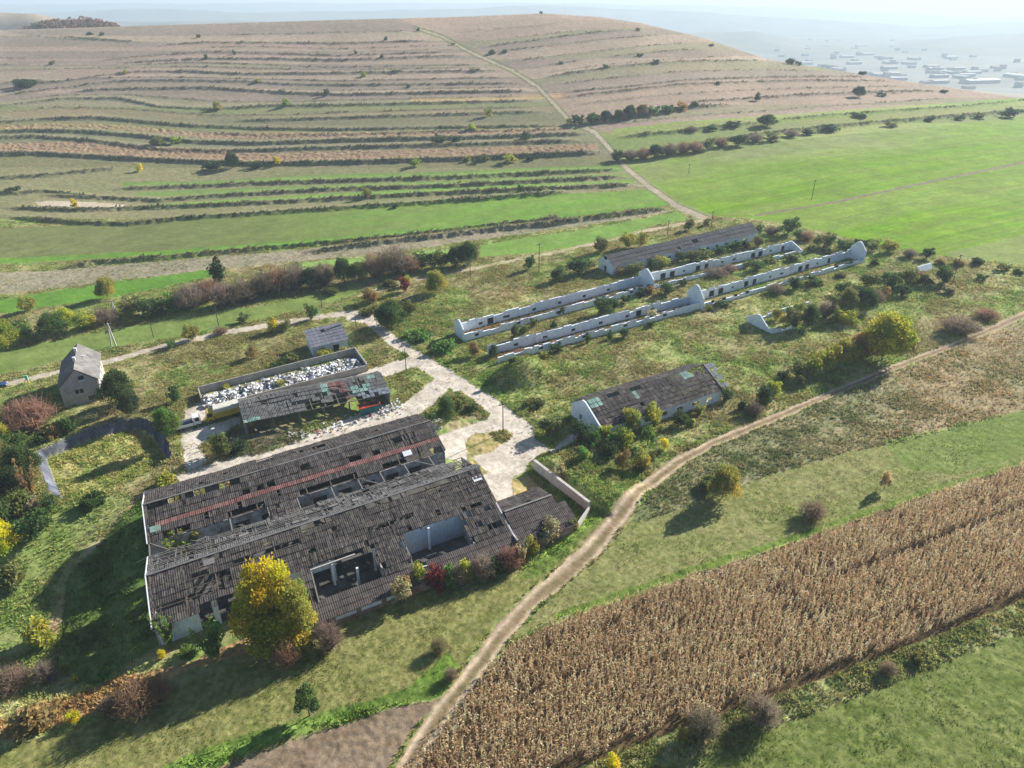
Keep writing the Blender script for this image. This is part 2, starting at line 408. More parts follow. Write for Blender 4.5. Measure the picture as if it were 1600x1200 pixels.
rough = [(1600, 500), (1500, 542), (1400, 580), (1300, 622), (1200, 665), (1120, 698), (1062, 735), (1010, 778), (985, 815), (1010, 812), (1090, 790), (1190, 745), (1330, 705), (1430, 685), (1600, 655), (2200, 560), (2200, 400)]
paint(rough, (104, 112, 72), (140, 134, 104), contrast(.5 * n_fine + .5 * N(4, 52), 2.4), relief=.15, tuft=.4)
mR = pmask(rough)
red = contrast(N(24, 53), 4) * sstep(1200, 1500, JX) * .5
C[mR] = C[mR] * (1 - red[mR][:, None]) + mix(alb(176, 150, 122), alb(156, 132, 104), n_fine[mR]) * red[mR][:, None]
paint([(985, 815), (1010, 812), (1090, 790), (1190, 745), (1330, 705), (1430, 685), (1600, 640), (2200, 500), (2200, 640), (1700, 696), (1600, 722), (1400, 790), (1200, 860), (1000, 925), (860, 968), (800, 1000), (850, 945), (945, 865)],
      (136, 146, 80), (158, 156, 104), contrast(.4 * N(14, 54) + .25 * n_mid + .35 * n_tiny, 2.8), relief=.1, tuft=.4, cls=5)
paint(stroke([(1600, 718), (1500, 752), (1400, 785), (1200, 855), (1100, 885), (1000, 920), (870, 965)], 7, 14), (112, 140, 58), (128, 146, 72), n_fine, relief=.2, tuft=.3)
paint([(1380, 690), (1600, 640), (1800, 610), (1800, 690), (1600, 712), (1500, 740), (1420, 735)], (112, 148, 60), (122, 150, 70), n_mid, amt=.5)
paint([(300, 1215), (390, 1182), (480, 1150), (590, 1113), (690, 1090), (655, 1130), (625, 1175), (600, 1215), (500, 1420), (0, 1420)], (164, 146, 122), (132, 114, 92), contrast(.55 * n_fine + .45 * n_drill, 2.4), relief=.2, tuft=0, cls=7)
CORN = [(600, 1230), (640, 1195), (672, 1160), (725, 1090), (792, 1012), (862, 976), (1000, 928), (1200, 862), (1400, 792), (1600, 724), (1800, 655), (2000, 800), (1800, 880), (1600, 938), (1400, 1018), (1200, 1090), (1000, 1163), (900, 1202), (820, 1260), (580, 1262)]
paint(CORN, (122, 100, 72), (92, 78, 56), n_fine, relief=.12, tuft=0, cls=8)
paint([(880, 1215), (1000, 1165), (1200, 1092), (1400, 1020), (1600, 940), (1800, 880), (1800, 925), (1600, 985), (1500, 1025), (1330, 1090), (1180, 1145), (1080, 1200), (1040, 1225), (870, 1300)], (150, 148, 104), (120, 128, 80), contrast(n_fine, 2.5), relief=.38, tuft=.7, cls=0)
paint([(1040, 1225), (1180, 1147), (1330, 1092), (1500, 1027), (1600, 988), (1800, 925), (2300, 900), (2300, 1420), (900, 1420)], (114, 130, 62), (136, 144, 84), contrast(.35 * n_fine + .25 * N(9, 55) + .4 * n_tiny, 2.8), relief=.1, tuft=.4, cls=5)
# orange-brown strip of dead growth bottom left, paler slope west of the barn
paint([(-50, 1172), (0, 1158), (110, 1128), (250, 1070), (300, 1045), (420, 1010), (410, 985), (280, 1040), (170, 1062), (60, 1100), (-50, 1130)], (166, 138, 96), (138, 112, 80), contrast(n_fine, 3), relief=.4, tuft=.6)
paint([(90, 880), (130, 830), (170, 795), (225, 770), (220, 785), (165, 820), (120, 880), (95, 960), (60, 985), (70, 930)], (182, 160, 128), (150, 142, 104), contrast(n_fine, 2.4), relief=.2, tuft=.2)
paint([(-50, 790), (60, 800), (130, 800), (190, 770), (215, 780), (130, 850), (80, 930), (60, 1000), (-50, 1010)], (112, 132, 66), (132, 142, 84), contrast(n_fine, 2.6), relief=.15, tuft=.25, amt=.7)
paint([(620, 560), (690, 590), (760, 560), (740, 500), (680, 470), (620, 480)], (108, 132, 62), (140, 138, 92), contrast(n_fine, 2.6), relief=.4, tuft=.8, amt=.7)
for a_ in [(79.6, 142, 65.2, 72.4), (82, 145, 48.6, 53.2)]:
    inm = (GS > a_[0]) & (GS < a_[1]) & (GT > a_[2] + (GS - a_[0]) * .03 * (a_[2] > 60)) & (GT < a_[3])
    paint(inm, (150, 122, 96), (118, 112, 72), contrast(.5 * n_fine + .5 * n_mid, 3), relief=.35, tuft=.8)
paint([(100, 880), (150, 840), (205, 795), (225, 780), (250, 800), (262, 1000), (150, 1066), (95, 1040), (85, 960)], (66, 96, 36), (86, 108, 48), contrast(n_fine, 2.5), relief=.12, tuft=.25, amt=.85)  # lush grass, painted darker to deepen the barn's cast shadow
# pond floor
pd_ = pond_depth(GX, GY)
mp = poly_sdf(GX, GY, POND)
paint(mp < -1.3, (128, 142, 74), (170, 162, 112), contrast(.5 * n_fine + .5 * N(5, 61), 3), relief=.45, tuft=1.0)
south_bank = (GT < 44.5) & (GS < 1)
paint((mp < .25) & (mp > -1.45 + .5 * (n_mid - .5) * 2) & ~south_bank, (104, 106, 116), (72, 76, 86), contrast(fbm(GX / .7, GY / 6, 62, 2), 2), relief=.03, tuft=0, cls=9)

# ---------------- concrete and tracks of the farm
CA, CB = (242, 230, 214), (214, 202, 184)
fc = contrast(.4 * n_mid + .6 * N(2.3, 71), 2.2)
conc = [
 [(545, 488), (582, 487), (602, 511), (650, 547), (668, 556), (722, 590), (790, 634), (832, 667), (838, 686), (800, 700), (770, 680), (760, 648), (700, 605), (655, 577), (640, 556), (602, 535), (572, 506), (540, 500)],
 [(680, 682), (722, 668), (770, 652), (795, 640), (832, 665), (838, 688), (862, 702), (838, 712), (820, 735), (801, 745), (800, 790), (765, 800), (735, 725), (690, 715)],
 [(690, 583), (712, 597), (662, 645), (625, 655), (610, 648), (650, 615)],
 [(655, 552), (668, 568), (600, 588), (530, 607), (470, 622), (385, 640), (385, 632), (470, 612), (590, 574)],
 [(290, 640), (312, 628), (332, 632), (330, 645), (300, 672), (376, 650), (376, 662), (312, 694), (325, 722), (292, 738), (282, 690)],
 [(640, 640), (640, 655), (560, 674), (480, 702), (400, 727), (285, 758), (275, 745), (330, 724), (410, 705), (470, 684), (540, 655), (595, 634)],
 [(862, 702), (880, 688), (905, 670), (915, 680), (880, 700), (860, 716)],
]
for P in conc: paint(P, CA, CB, fc, relief=.03, tuft=.02, cls=2)
paint(stroke([(-120, 636), (0, 603), (95, 581), (160, 568), (250, 542), (340, 522), (440, 505), (520, 492), (560, 488)], 7, 8), (222, 208, 190), (196, 184, 160), fc, relief=.04, tuft=0, cls=2)
# grass islands in the yard
paint([(728, 688), (742, 676), (790, 672), (802, 682), (770, 706), (738, 714), (765, 740), (745, 748), (728, 712)], (168, 150, 104), (120, 122, 72), contrast(n_fine, 3), relief=.4, tuft=.9, cls=0)
paint([(822, 742), (850, 752), (842, 775), (800, 778), (800, 752)], (184, 160, 112), (150, 140, 92), contrast(n_fine, 3), relief=.3, tuft=.6, cls=0)
paint([(668, 650), (700, 612), (722, 612), (765, 648), (758, 656), (690, 678), (664, 668)], (120, 136, 76), (150, 140, 104), contrast(n_fine, 3), relief=.45, tuft=.9, cls=0)
paint([(340, 680), (380, 668), (470, 668), (480, 685), (400, 712), (350, 715)], (120, 112, 92), (92, 98, 66), contrast(n_fine, 3), relief=.35, tuft=.35, cls=0)
# main dirt track with two pale ruts
TL = np.array([(1900, 350), (1600, 483), (1500, 528), (1400, 566), (1300, 607), (1200, 648), (1120, 680), (1050, 712), (990, 757), (945, 805), (905, 850), (860, 893), (815, 930), (765, 985), (715, 1050), (670, 1105), (630, 1165), (600, 1215), (540, 1330), (500, 1420)], float)
TR = np.array([(1900, 372), (1600, 500), (1500, 542), (1400, 580), (1300, 622), (1200, 665), (1120, 698), (1062, 735), (1010, 778), (975, 825), (945, 865), (905, 900), (850, 945), (800, 1000), (752, 1065), (710, 1120), (670, 1180), (648, 1222), (590, 1330), (550, 1420)], float)
mT = pmask(np.concatenate([TL + .11 * (TR - TL), (TR - .11 * (TR - TL))[::-1]]))
fr = np.zeros(JX.shape); idx = np.where(mT)
CLm = (TL + TR) / 2
bx_, by_ = GPX[idx] + .4 * jx[idx], GPY[idx] + .4 * jy[idx]
best = np.full(len(bx_), 1e9); fv = np.zeros(len(bx_))
for i in range(len(CLm) - 1):
    a, b = CLm[i], CLm[i + 1]; e = b - a
    k = np.clip(((bx_ - a[0]) * e[0] + (by_ - a[1]) * e[1]) / (e @ e), 0, 1)
    qx = bx_ - a[0] - k * e[0]; qy = by_ - a[1] - k * e[1]
    d = np.hypot(qx, qy)
    wv = (TR[i] - TL[i]) * (1 - k)[:, None] + (TR[i + 1] - TL[i + 1]) * k[:, None]
    f = (qx * wv[:, 0] + qy * wv[:, 1]) / (wv ** 2).sum(1)
    u_ = d < best
    best[u_] = d[u_]; fv[u_] = f[u_]
fr[idx] = fv                                             # -0.5 left edge .. +0.5 right edge
paint(mT, (172, 146, 116), (138, 126, 90), contrast(.6 * n_fine + .4 * n_mid, 2.6), relief=.07, tuft=0, cls=1)
rut = (np.exp(-((fr + .2) / .11) ** 2) + np.exp(-((fr - .27) / .09) ** 2)) * mT
rut = np.clip(rut * (.75 + .5 * n_mid), 0, 1)
C[mT] = C[mT] * (1 - rut[mT][:, None]) + mix(alb(226, 204, 174), alb(206, 186, 156), n_fine[mT]) * rut[mT][:, None]

# ---------------- relief, tone and the meshes
hump = (fbm(GX / 1.5, GY / 1.5, 81, 3) - .42) + .55 * (vnoise(GX / .7, GY / .7, 82) - .5)
GZ = GZ0 + tweak(GX, GY) + RELIEF * hump * np.clip(dist / 330, 1.0, 2.2) + STEP
GZ += np.where(CLS == 1, -.06 * rut, 0)
tone = (.80 + .4 * contrast(.4 * n_fine + .6 * n_tiny, 1.6))
C *= tone[..., None]
C *= np.where(np.isin(CLS, (0, 9)), 1.55, np.where(CLS == 6, 1.08, np.where(CLS == 4, .92, 1.0)))[..., None]
C = np.clip(C, 0.004, 0.9)

def link(o, parent=None):
    COL.objects.link(o)
    if parent is not None: o.parent = parent
    return o

def np_mesh(name, verts, faces, nper, mat=None, col=None, smooth=False, col_domain='POINT', mats=None, midx=None):
    """mesh from arrays; faces is a flat index array with nper corners each"""
    me = bpy.data.meshes.new(name)
    nv = len(verts); nf = len(faces) // nper
    me.vertices.add(nv); me.vertices.foreach_set("co", np.ascontiguousarray(verts, np.float32).ravel())
    me.loops.add(nf * nper); me.loops.foreach_set("vertex_index", np.ascontiguousarray(faces, np.int32).ravel())
    me.polygons.add(nf)
    me.polygons.foreach_set("loop_start", np.arange(0, nf * nper, nper, dtype=np.int32))
    me.polygons.foreach_set("loop_total", np.full(nf, nper, np.int32))
    if smooth: me.polygons.foreach_set("use_smooth", np.ones(nf, bool))
    if col is not None:
        at = me.attributes.new("Col", 'FLOAT_COLOR', col_domain)
        c4 = np.ones((len(col), 4), np.float32); c4[:, :3] = col
        at.data.foreach_set("color", c4.ravel())
    for mm in (mats or ([mat] if mat else [])): me.materials.append(mm)
    if midx is not None: me.polygons.foreach_set("material_index", np.asarray(midx, np.int32))
    me.update(calc_edges=True); me.validate()
    return me

def tag(o, label, cat, group=None, kind=None):
    o["label"] = label; o["category"] = cat
    if group: o["group"] = group
    if kind: o["kind"] = kind
    return o

# ------------------------------------------------------------------ materials
def new_mat(name):
    m = bpy.data.materials.new(name); m.use_nodes = True
    nt = m.node_tree; b = nt.nodes["Principled BSDF"]
    b.inputs["Roughness"].default_value = 0.95
    b.inputs["Specular IOR Level"].default_value = 0.15
    return m, nt, b
def node(nt, t, **kw):
    n = nt.nodes.new(t)
    for k, v in kw.items(): setattr(n, k, v)
    return n
def noise_node(nt, scale, coord='Object', detail=3, rough=.6, vec=None, sc3=None):
    n = node(nt, "ShaderNodeTexNoise"); n.inputs["Scale"].default_value = scale
    n.inputs["Detail"].default_value = detail; n.inputs["Roughness"].default_value = rough
    tc = node(nt, "ShaderNodeTexCoord")
    src = tc.outputs[coord] if vec is None else vec
    if sc3:
        mp = node(nt, "ShaderNodeMapping"); mp.inputs["Scale"].default_value = sc3
        nt.links.new(src, mp.inputs[0]); src = mp.outputs[0]
    nt.links.new(src, n.inputs["Vector"])
    return n.outputs["Fac"]
def ramp(nt, fac, stops):
    r = node(nt, "ShaderNodeValToRGB")
    e = r.color_ramp.elements
    while len(e) < len(stops): e.new(.5)
    for el, (p, c) in zip(e, stops):
        el.position = p; el.color = (c[0], c[1], c[2], 1) if not isinstance(c, (int, float)) else (c, c, c, 1)
    nt.links.new(fac, r.inputs[0]); return r.outputs[0]
def mul(nt, a, b, fac=1.0, mode='MULTIPLY'):
    m = node(nt, "ShaderNodeMix", data_type='RGBA', blend_type=mode); m.inputs[0].default_value = fac
    nt.links.new(a, m.inputs[6]); nt.links.new(b, m.inputs[7]); return m.outputs[2]
def mixc(nt, fac, a, b):
    m = node(nt, "ShaderNodeMix", data_type='RGBA')
    nt.links.new(fac, m.inputs[0])
    for i, v in ((6, a), (7, b)):
        if isinstance(v, tuple): m.inputs[i].default_value = (*v, 1)
        else: nt.links.new(v, m.inputs[i])
    return m.outputs[2]
def bump(nt, b, h, strength=.4, dist=.1):
    n = node(nt, "ShaderNodeBump"); n.inputs["Strength"].default_value = strength; n.inputs["Distance"].default_value = dist
    nt.links.new(h, n.inputs["Height"]); nt.links.new(n.outputs[0], b.inputs["Normal"])

def ground_mat(name, s1, s2, lo, hi, bs):
    m, nt, b = new_mat(name)
    at = node(nt, "ShaderNodeAttribute", attribute_name="Col")
    n1 = noise_node(nt, s1, detail=4, rough=.7); n2 = noise_node(nt, s2, detail=2)
    r1 = ramp(nt, n1, [(.3, lo), (.7, hi)]); r2 = ramp(nt, n2, [(.3, .86), (.7, 1.14)])
    n3 = noise_node(nt, s1 * 3.6, detail=2); r3 = ramp(nt, n3, [(.32, .80), (.68, 1.2)])
    c = mul(nt, mul(nt, mul(nt, at.outputs["Color"], r1), r2), r3)
    nt.links.new(c, b.inputs["Base Color"]); b.inputs["Specular IOR Level"].default_value = .05
    bump(nt, b, n1, bs, .25)
    return m
M = {}
M['soil'] = ground_mat("ground_growth", 2.4, .45, .78, 1.22, .3)
M['field'] = ground_mat("crop_rows", 3.2, .12, .86, 1.14, .35)
M['dirt'] = ground_mat("packed_dirt", 1.6, .35, .84, 1.14, .3)
M['concrete'] = ground_mat("cracked_concrete", 1.3, .3, .85, 1.12, .2)
M['liner'] = ground_mat("pond_liner", 1.5, .4, .8, 1.2, .5)

# ------------------------------------------------------------------ ground, fields, roads: one continuous sheet split by what lies on it
names = {0: ("ground", 'soil', "overgrown farm ground of dry weeds and patchy green grass"), 1: ("dirt_track", 'dirt', "pale two-rut dirt track winding past the barns and up the hill"),
         2: ("concrete_road", 'concrete', "pale cracked concrete road and yard between the sheds"), 3: ("grass_strip", 'field', "long narrow green field strips below the hill"),
         4: ("wheat_field", 'field', "bright green young wheat field beyond the stables"), 5: ("meadow", 'soil', "short grass meadow around the dirt track and maize"),
         6: ("hill", 'soil', "broad terraced hill of dry tan grass strips"), 7: ("ploughed_field", 'soil', "bare harvested field corner beside the dirt track"),
         8: ("maize_soil", 'soil', "brown soil under the dry maize"), 9: ("pond_liner", 'liner', "grey membrane lining the banks of the dry sunken pond")}
fc_cls = CLS[:-1, :-1]
vid = np.arange(NR * NC).reshape(NR, NC)
quads = np.stack([vid[:-1, :-1], vid[1:, :-1], vid[1:, 1:], vid[:-1, 1:]], -1)
V = np.stack([GX, GY, GZ], -1).reshape(-1, 3); CV = C.reshape(-1, 3)
for k, (nm, mk, lab) in names.items():
    q = quads[fc_cls == k]
    if len(q) == 0: continue
    used, inv = np.unique(q.ravel(), return_inverse=True)
    o = link(bpy.data.objects.new(nm, np_mesh(nm, V[used], inv, 4, M[mk], CV[used], smooth=True)))
    tag(o, lab, "field" if k in (3, 4, 5, 7, 8) else "hill" if k == 6 else "road" if k in (1, 2) else "pond" if k == 9 else "ground", kind='structure')

# ------------------------------------------------------------------ mesh builder in farm coordinates (s along the barns, t across, h above the sloping yard)
def W(s, t, h):
    x, y = to_world(s, t)
    return (x, y, M1 * x + M2 * (y - 150) + h)
def shade_tone(n): return None

class MB:
    def __init__(self): self.v = []; self.f = []; self.uv = []; self.mi = []
    def quad(self, a, b, c, d, uv=None, mi=0):
        i = len(self.v); self.v += [a, b, c, d]; self.f.append((i, i + 1, i + 2, i + 3)); self.mi.append(mi)
        self.uv += list(uv) if uv else [(0, 0), (1, 0), (1, 1), (0, 1)]
    def poly(self, pts, mi=0):
        i = len(self.v); self.v += list(pts); self.f.append(tuple(range(i, i + len(pts)))); self.mi.append(mi)
        self.uv += [(0, 0)] * len(pts)
    def hexa(self, b, t, mi=0):
        """b, t: four bottom and four top corners in the same order"""
        L = 0
        self.poly(b[::-1], mi); self.poly(t, mi)
        for k in range(4):
            self.poly([b[k], b[(k + 1) % 4], t[(k + 1) % 4], t[k]], mi)
    def box(self, s0, s1, t0, t1, h0, h1, mi=0, M=W):
        self.hexa([M(s0, t0, h0), M(s1, t0, h0), M(s1, t1, h0), M(s0, t1, h0)], [M(s0, t0, h1), M(s1, t0, h1), M(s1, t1, h1), M(s0, t1, h1)], mi)
    def bar(self, p, q, w=.12, d=None, mi=0):
        p = Vector(p); q = Vector(q); e = (q - p)
        if e.length < 1e-6: return
        e.normalize(); d = d or w
        up = Vector((0, 0, 1)) if abs(e.z) < .9 else Vector((1, 0, 0))
        a = e.cross(up).normalized() * w / 2; c = a.cross(e).normalized() * d / 2
        self.hexa([tuple(p - a - c), tuple(p + a - c), tuple(p + a + c), tuple(p - a + c)], [tuple(q - a - c), tuple(q + a - c), tuple(q + a + c), tuple(q - a + c)], mi)
    def tube(self, pts, rad, n=7, mi=0):
        rings = []
        for k, p in enumerate(pts):
            p = Vector(p)
            e = (Vector(pts[min(k + 1, len(pts) - 1)]) - Vector(pts[max(k - 1, 0)])).normalized()
            a = e.cross(Vector((.3, .9, .2))).normalized(); c = e.cross(a)
            rings.append([tuple(p + (a * math.cos(2 * math.pi * j / n) + c * math.sin(2 * math.pi * j / n)) * rad[k]) for j in range(n)])
        for k in range(len(rings) - 1):
            for j in range(n):
                self.poly([rings[k][j], rings[k][(j + 1) % n], rings[k + 1][(j + 1) % n], rings[k + 1][j]], mi)
        self.poly(rings[-1], mi); self.poly(rings[0][::-1], mi)
    def wall(self, p0, p1, h0, h1, th, ops=(), mi=0, M=W, ragged=0):
        """wall between two farm points with openings (d0,d1,z0,z1) measured along it"""
        (s0, t0), (s1, t1) = p0, p1
        L = math.hypot(s1 - s0, t1 - t0); ex, ey = (s1 - s0) / L, (t1 - t0) / L; nx, ny = -ey * th / 2, ex * th / 2
        def seg(d0, d1, z0, z1):
            if d1 - d0 < .02 or z1 - z0 < .02: return
            c = [(s0 + ex * d + k * nx, t0 + ey * d + k * ny) for d, k in ((d0, -1), (d1, -1), (d1, 1), (d0, 1))]
            self.hexa([M(a, b, z0) for a, b in c], [M(a, b, z1) for a, b in c], mi)
        cur = 0
        def solid(a, b):
            if not ragged: seg(a, b, h0, h1); return
            x = a
            while x < b - .01:
                w = min(random.uniform(1.2, 3.5), b - x)
                seg(x, x + w, h0, h1 - random.random() ** 2 * ragged); x += w
        for d0, d1, z0, z1 in sorted(ops):
            solid(cur, d0); seg(d0, d1, h0, z0); seg(d0, d1, z1, h1 if not ragged else max(z1, h1 - random.random() * .5 * ragged)); cur = d1
        solid(cur, L)
    def gable(self, s0, s1, pts, M=W, mi=0):
        """prism of a (t,h) outline between s0 and s1"""
        a = [M(s0, t, h) for t, h in pts]; b = [M(s1, t, h) for t, h in pts]
        self.poly(a[::-1], mi); self.poly(b, mi)
        for k in range(len(pts)):
            j = (k + 1) % len(pts); self.poly([a[k], a[j], b[j], b[k]], mi)
    def build(self, name, mat, parent=None, smooth=False):
        me = bpy.data.meshes.new(name)
        me.from_pydata(self.v, [], self.f)
        uvl = me.uv_layers.new(name="UVMap")
        uvl.data.foreach_set("uv", np.array(self.uv, np.float32).ravel())
        for m in (mat if isinstance(mat, list) else [mat]): me.materials.append(m)
        if isinstance(mat, list): me.polygons.foreach_set("material_index", np.array(self.mi, np.int32))
        if smooth: me.polygons.foreach_set("use_smooth", np.ones(len(self.f), bool))
        me.update()
        return link(bpy.data.objects.new(name, me), parent)

def empty(name, loc=(0, 0, 0), label=None, cat=None, group=None, rz=0):
    o = bpy.data.objects.new(name, None); COL.objects.link(o); o.location = loc; o.rotation_euler.z = rz
    o.empty_display_size = .5
    if label: tag(o, label, cat, group)
    return o
# Parts are modelled in world coordinates, so a building's Empty stays at the origin unless it is placed with a local frame.

# ------------------------------------------------------------------ building materials
def plain(name, c, var=.2, scale=1.2, rough=.9, spec=.2, metal=0, streak=None, bumpk=.15):
    m, nt, b = new_mat(name)
    n = noise_node(nt, scale, detail=5, rough=.65, sc3=streak)
    r = ramp(nt, n, [(.25, tuple(x * (1 - var * 1.6) for x in c)), (.75, tuple(min(.95, x * (1 + var)) for x in c))])
    nt.links.new(r, b.inputs["Base Color"]); b.inputs["Roughness"].default_value = rough
    b.inputs["Specular IOR Level"].default_value = spec; b.inputs["Metallic"].default_value = metal
    if bumpk: bump(nt, b, n, bumpk, .05)
    return m
def roof_mat(name, c, c2, lichen=(.22, .21, .15), wave=True, var=.26):
    m, nt, b = new_mat(name)
    geo = node(nt, "ShaderNodeNewGeometry")
    r = ramp(nt, geo.outputs["Random Per Island"], [(0, tuple(x * (1 - var) for x in c)), (.5, c), (1, c2)])
    n = noise_node(nt, .35, detail=5, rough=.7)
    r2 = ramp(nt, n, [(.35, .72), (.7, 1.2)])
    col = mul(nt, r, r2)
    ln = noise_node(nt, 1.1, detail=4)
    lf = ramp(nt, ln, [(.50, 0.0), (.68, .6)])
    col = mixc(nt, lf, col, lichen)
    nt.links.new(col, b.inputs["Base Color"])
    if wave:
        uv = node(nt, "ShaderNodeUVMap"); w = node(nt, "ShaderNodeTexWave", wave_type='BANDS', bands_direction='X')
        w.inputs["Scale"].default_value = .95; w.inputs["Distortion"].default_value = .4
        nt.links.new(uv.outputs[0], w.inputs["Vector"])
        bump(nt, b, w.outputs["Fac"], .4, .1)
    return m
M['roof'] = roof_mat("weathered_tile", (.066, .056, .054), (.10, .088, .082), lichen=(.14, .13, .10))
M['roof_smooth'] = roof_mat("asbestos_sheet_brown", (.085, .070, .066), (.10, .085, .08), var=.12, lichen=(.12, .11, .095))
M['roof_red'] = roof_mat("red_tile", (.21, .095, .085), (.25, .13, .12), lichen=(.16, .13, .11))
M['roof_grey'] = roof_mat("grey_sheet", (.125, .122, .12), (.16, .155, .15), var=.14, lichen=(.2, .19, .17))
M['roof_pale'] = roof_mat("pale_tile", (.20, .188, .178), (.25, .235, .22), var=.12, lichen=(.17, .165, .15))
M['roof_green'] = roof_mat("turquoise_sheet", (.20, .33, .28), (.28, .42, .36), var=.2, lichen=(.15, .14, .12))
M['lath'] = plain("weathered_wood", (.20, .185, .165), .35, 3)
M['timber'] = plain("old_timber", (.12, .095, .075), .3, 3)
M['pole'] = plain("pole_timber", (.10, .08, .065), .3, 2)
def whitewash(name, c, dirt, k=.62):
    m, nt, b = new_mat(name)
    n = noise_node(nt, .55, detail=6, rough=.7); n2 = noise_node(nt, 2.2, detail=4, sc3=(1, 1, .35))
    f = ramp(nt, n, [(k - .12, 0.0), (k + .1, 1.0)]); f2 = ramp(nt, n2, [(.3, .82), (.7, 1.08)])
    col = mul(nt, mixc(nt, f, c, dirt), f2)
    nt.links.new(col, b.inputs["Base Color"]); bump(nt, b, n2, .2, .05)
    return m
M['white'] = whitewash("whitewashed_masonry", (.76, .83, .90), (.50, .46, .42), .68)
M['white_in'] = whitewash("old_limewash", (.60, .62, .65), (.28, .22, .19), .5)
M['brick'] = whitewash("bare_brick", (.24, .135, .10), (.34, .26, .21), .55)
M['render_grey'] = whitewash("grey_render", (.46, .44, .42), (.33, .30, .27), .6)
M['conc'] = plain("concrete_wall", (.36, .34, .31), .25, 1.0)
M['conc_top'] = plain("pale_concrete", (.50, .47, .43), .18, .8)
M['roof_slate'] = roof_mat('dark_grey_sheet', (.088, .088, .092), (.105, .104, .106), var=.08, lichen=(.10, .098, .092))
M['roof_blue'] = roof_mat('blue_grey_sheet', (.16, .165, .20), (.19, .195, .23), var=.08, lichen=(.16, .16, .18))
M['floor'] = plain("barn_floor", (.11, .105, .095), .5, .45)
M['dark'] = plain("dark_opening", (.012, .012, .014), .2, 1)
M['shade_green'] = plain('opening_shade_green', (.030, .036, .022), .5, 1.5)  # shade and greenery behind the stable openings, painted as dark green
M['glass'] = plain("window_glass", (.02, .025, .03), .1, 1, rough=.12, spec=.6, bumpk=0)
M['pvc'] = plain("white_panel", (.68, .70, .74), .1, 1)
M['bluewall'] = whitewash("blue_wash", (.50, .60, .70), (.50, .52, .52), .6)
M['steel'] = plain("dull_steel", (.30, .30, .30), .25, 2, rough=.5, metal=.6)
M['yellow'] = plain("yellow_paint", (.55, .38, .025), .12, 1, rough=.4, spec=.5, bumpk=0)
M['cream'] = plain("cream_tarpaulin", (.62, .60, .52), .12, .8, rough=.7)
M['truckwhite'] = plain("truck_white", (.72, .72, .72), .1, 1, rough=.4, spec=.5, bumpk=0)
M['rubber'] = plain("tyre_rubber", (.02, .02, .02), .2, 3)
M['chassis'] = plain("chassis_green", (.12, .20, .10), .25, 2)
M['lavender'] = plain("load_bed", (.12, .12, .18), .3, 1)
M['carblue'] = plain("car_blue", (.02, .045, .16), .05, 1, rough=.2, spec=.6, bumpk=0)
M['teal'] = plain("teal_skip", (.03, .17, .18), .2, 1.5, rough=.6)
M['red'] = plain("red_paint", (.50, .07, .04), .2, 1.5, rough=.6)
M['hip'] = plain('hip_sheet', (.20, .22, .26), .3, 1.5)
M['turq'] = plain("turquoise_cloth", (.25, .55, .45), .15, 2)

# ------------------------------------------------------------------ roofs
def slab(mb, a, b, c, d, th, uv, mi=0):
    """thin sheet with shared corners (a,b upper edge; c,d lower edge)"""
    i = len(mb.v)
    lo = [(p[0], p[1], p[2] - th) for p in (a, b, c, d)]
    mb.v += [a, b, c, d] + lo
    for f in ((3, 2, 1, 0), (7, 3, 0, 4), (6, 2, 3, 7), (5, 1, 2, 6), (4, 0, 1, 5)):
        mb.f.append(tuple(i + k for k in f)); mb.mi.append(mi)
        mb.uv += [uv[k % 4] for k in f]
class range_:
    def __init__(self, a, b): self.a, self.b = min(a, b), max(a, b)
    def __contains__(self, v): return self.a <= v < self.b
def roof(mb, s0, s1, top, bot, cs=.62, ct=1.15, holes=(), miss=.01, jit=.055, keep=None, M=W, mat_of=None, skew=0.0):
    (t0, h0), (t1, h1) = top, bot
    L = math.hypot(t1 - t0, h1 - h0); ns = max(1, round((s1 - s0) / cs)); nt = max(1, round(L / ct))
    for j in range(nt):
        for i in range(ns):
            sa = s0 + (s1 - s0) * i / ns; sb = s0 + (s1 - s0) * (i + 1) / ns
            ka, kb = j / nt, (j + 1) / nt
            ta, tb = t0 + (t1 - t0) * ka, t0 + (t1 - t0) * kb
            sm, tm = (sa + sb) / 2, (ta + tb) / 2
            rj, rk = random.gauss(0, .22), random.gauss(0, .10)
            if any((x0 - .12 <= sm + rj <= x1 and min(y0, y1) <= tm + rk <= max(y0, y1)) if y1 - y0 > 1.5 or y1 < y0 else (x0 - .3 <= sm <= x1 + .3 and (y0 + y1) / 2 in range_(ta, tb)) for x0, x1, y0, y1 in holes): continue
            if keep and not keep(sm, tm): continue
            if random.random() < miss: continue
            ha, hb = h0 + (h1 - h0) * ka, h0 + (h1 - h0) * kb
            sag = (float(vnoise(sm / 4.5, tm / 3, 33)) - .5) * min(.42, jit * 7)
            z = [random.uniform(-jit, jit) + sag for _ in range(4)]
            ov = .10
            tb2 = tb + (t1 - t0) / L * ov; g = random.uniform(.0, .035)
            lift = .05
            a = M(sa + g, ta, ha + z[0]); b = M(sb - g, ta, ha + z[1])
            c = M(sb - g, tb2, hb + lift + z[2]); d = M(sa + g, tb2, hb + lift + z[3])
            slab(mb, a, b, c, d, .05, [(sa, ka * L), (sb, ka * L), (sb, kb * L), (sa, kb * L)], mat_of(sm, tm) if mat_of else 0)

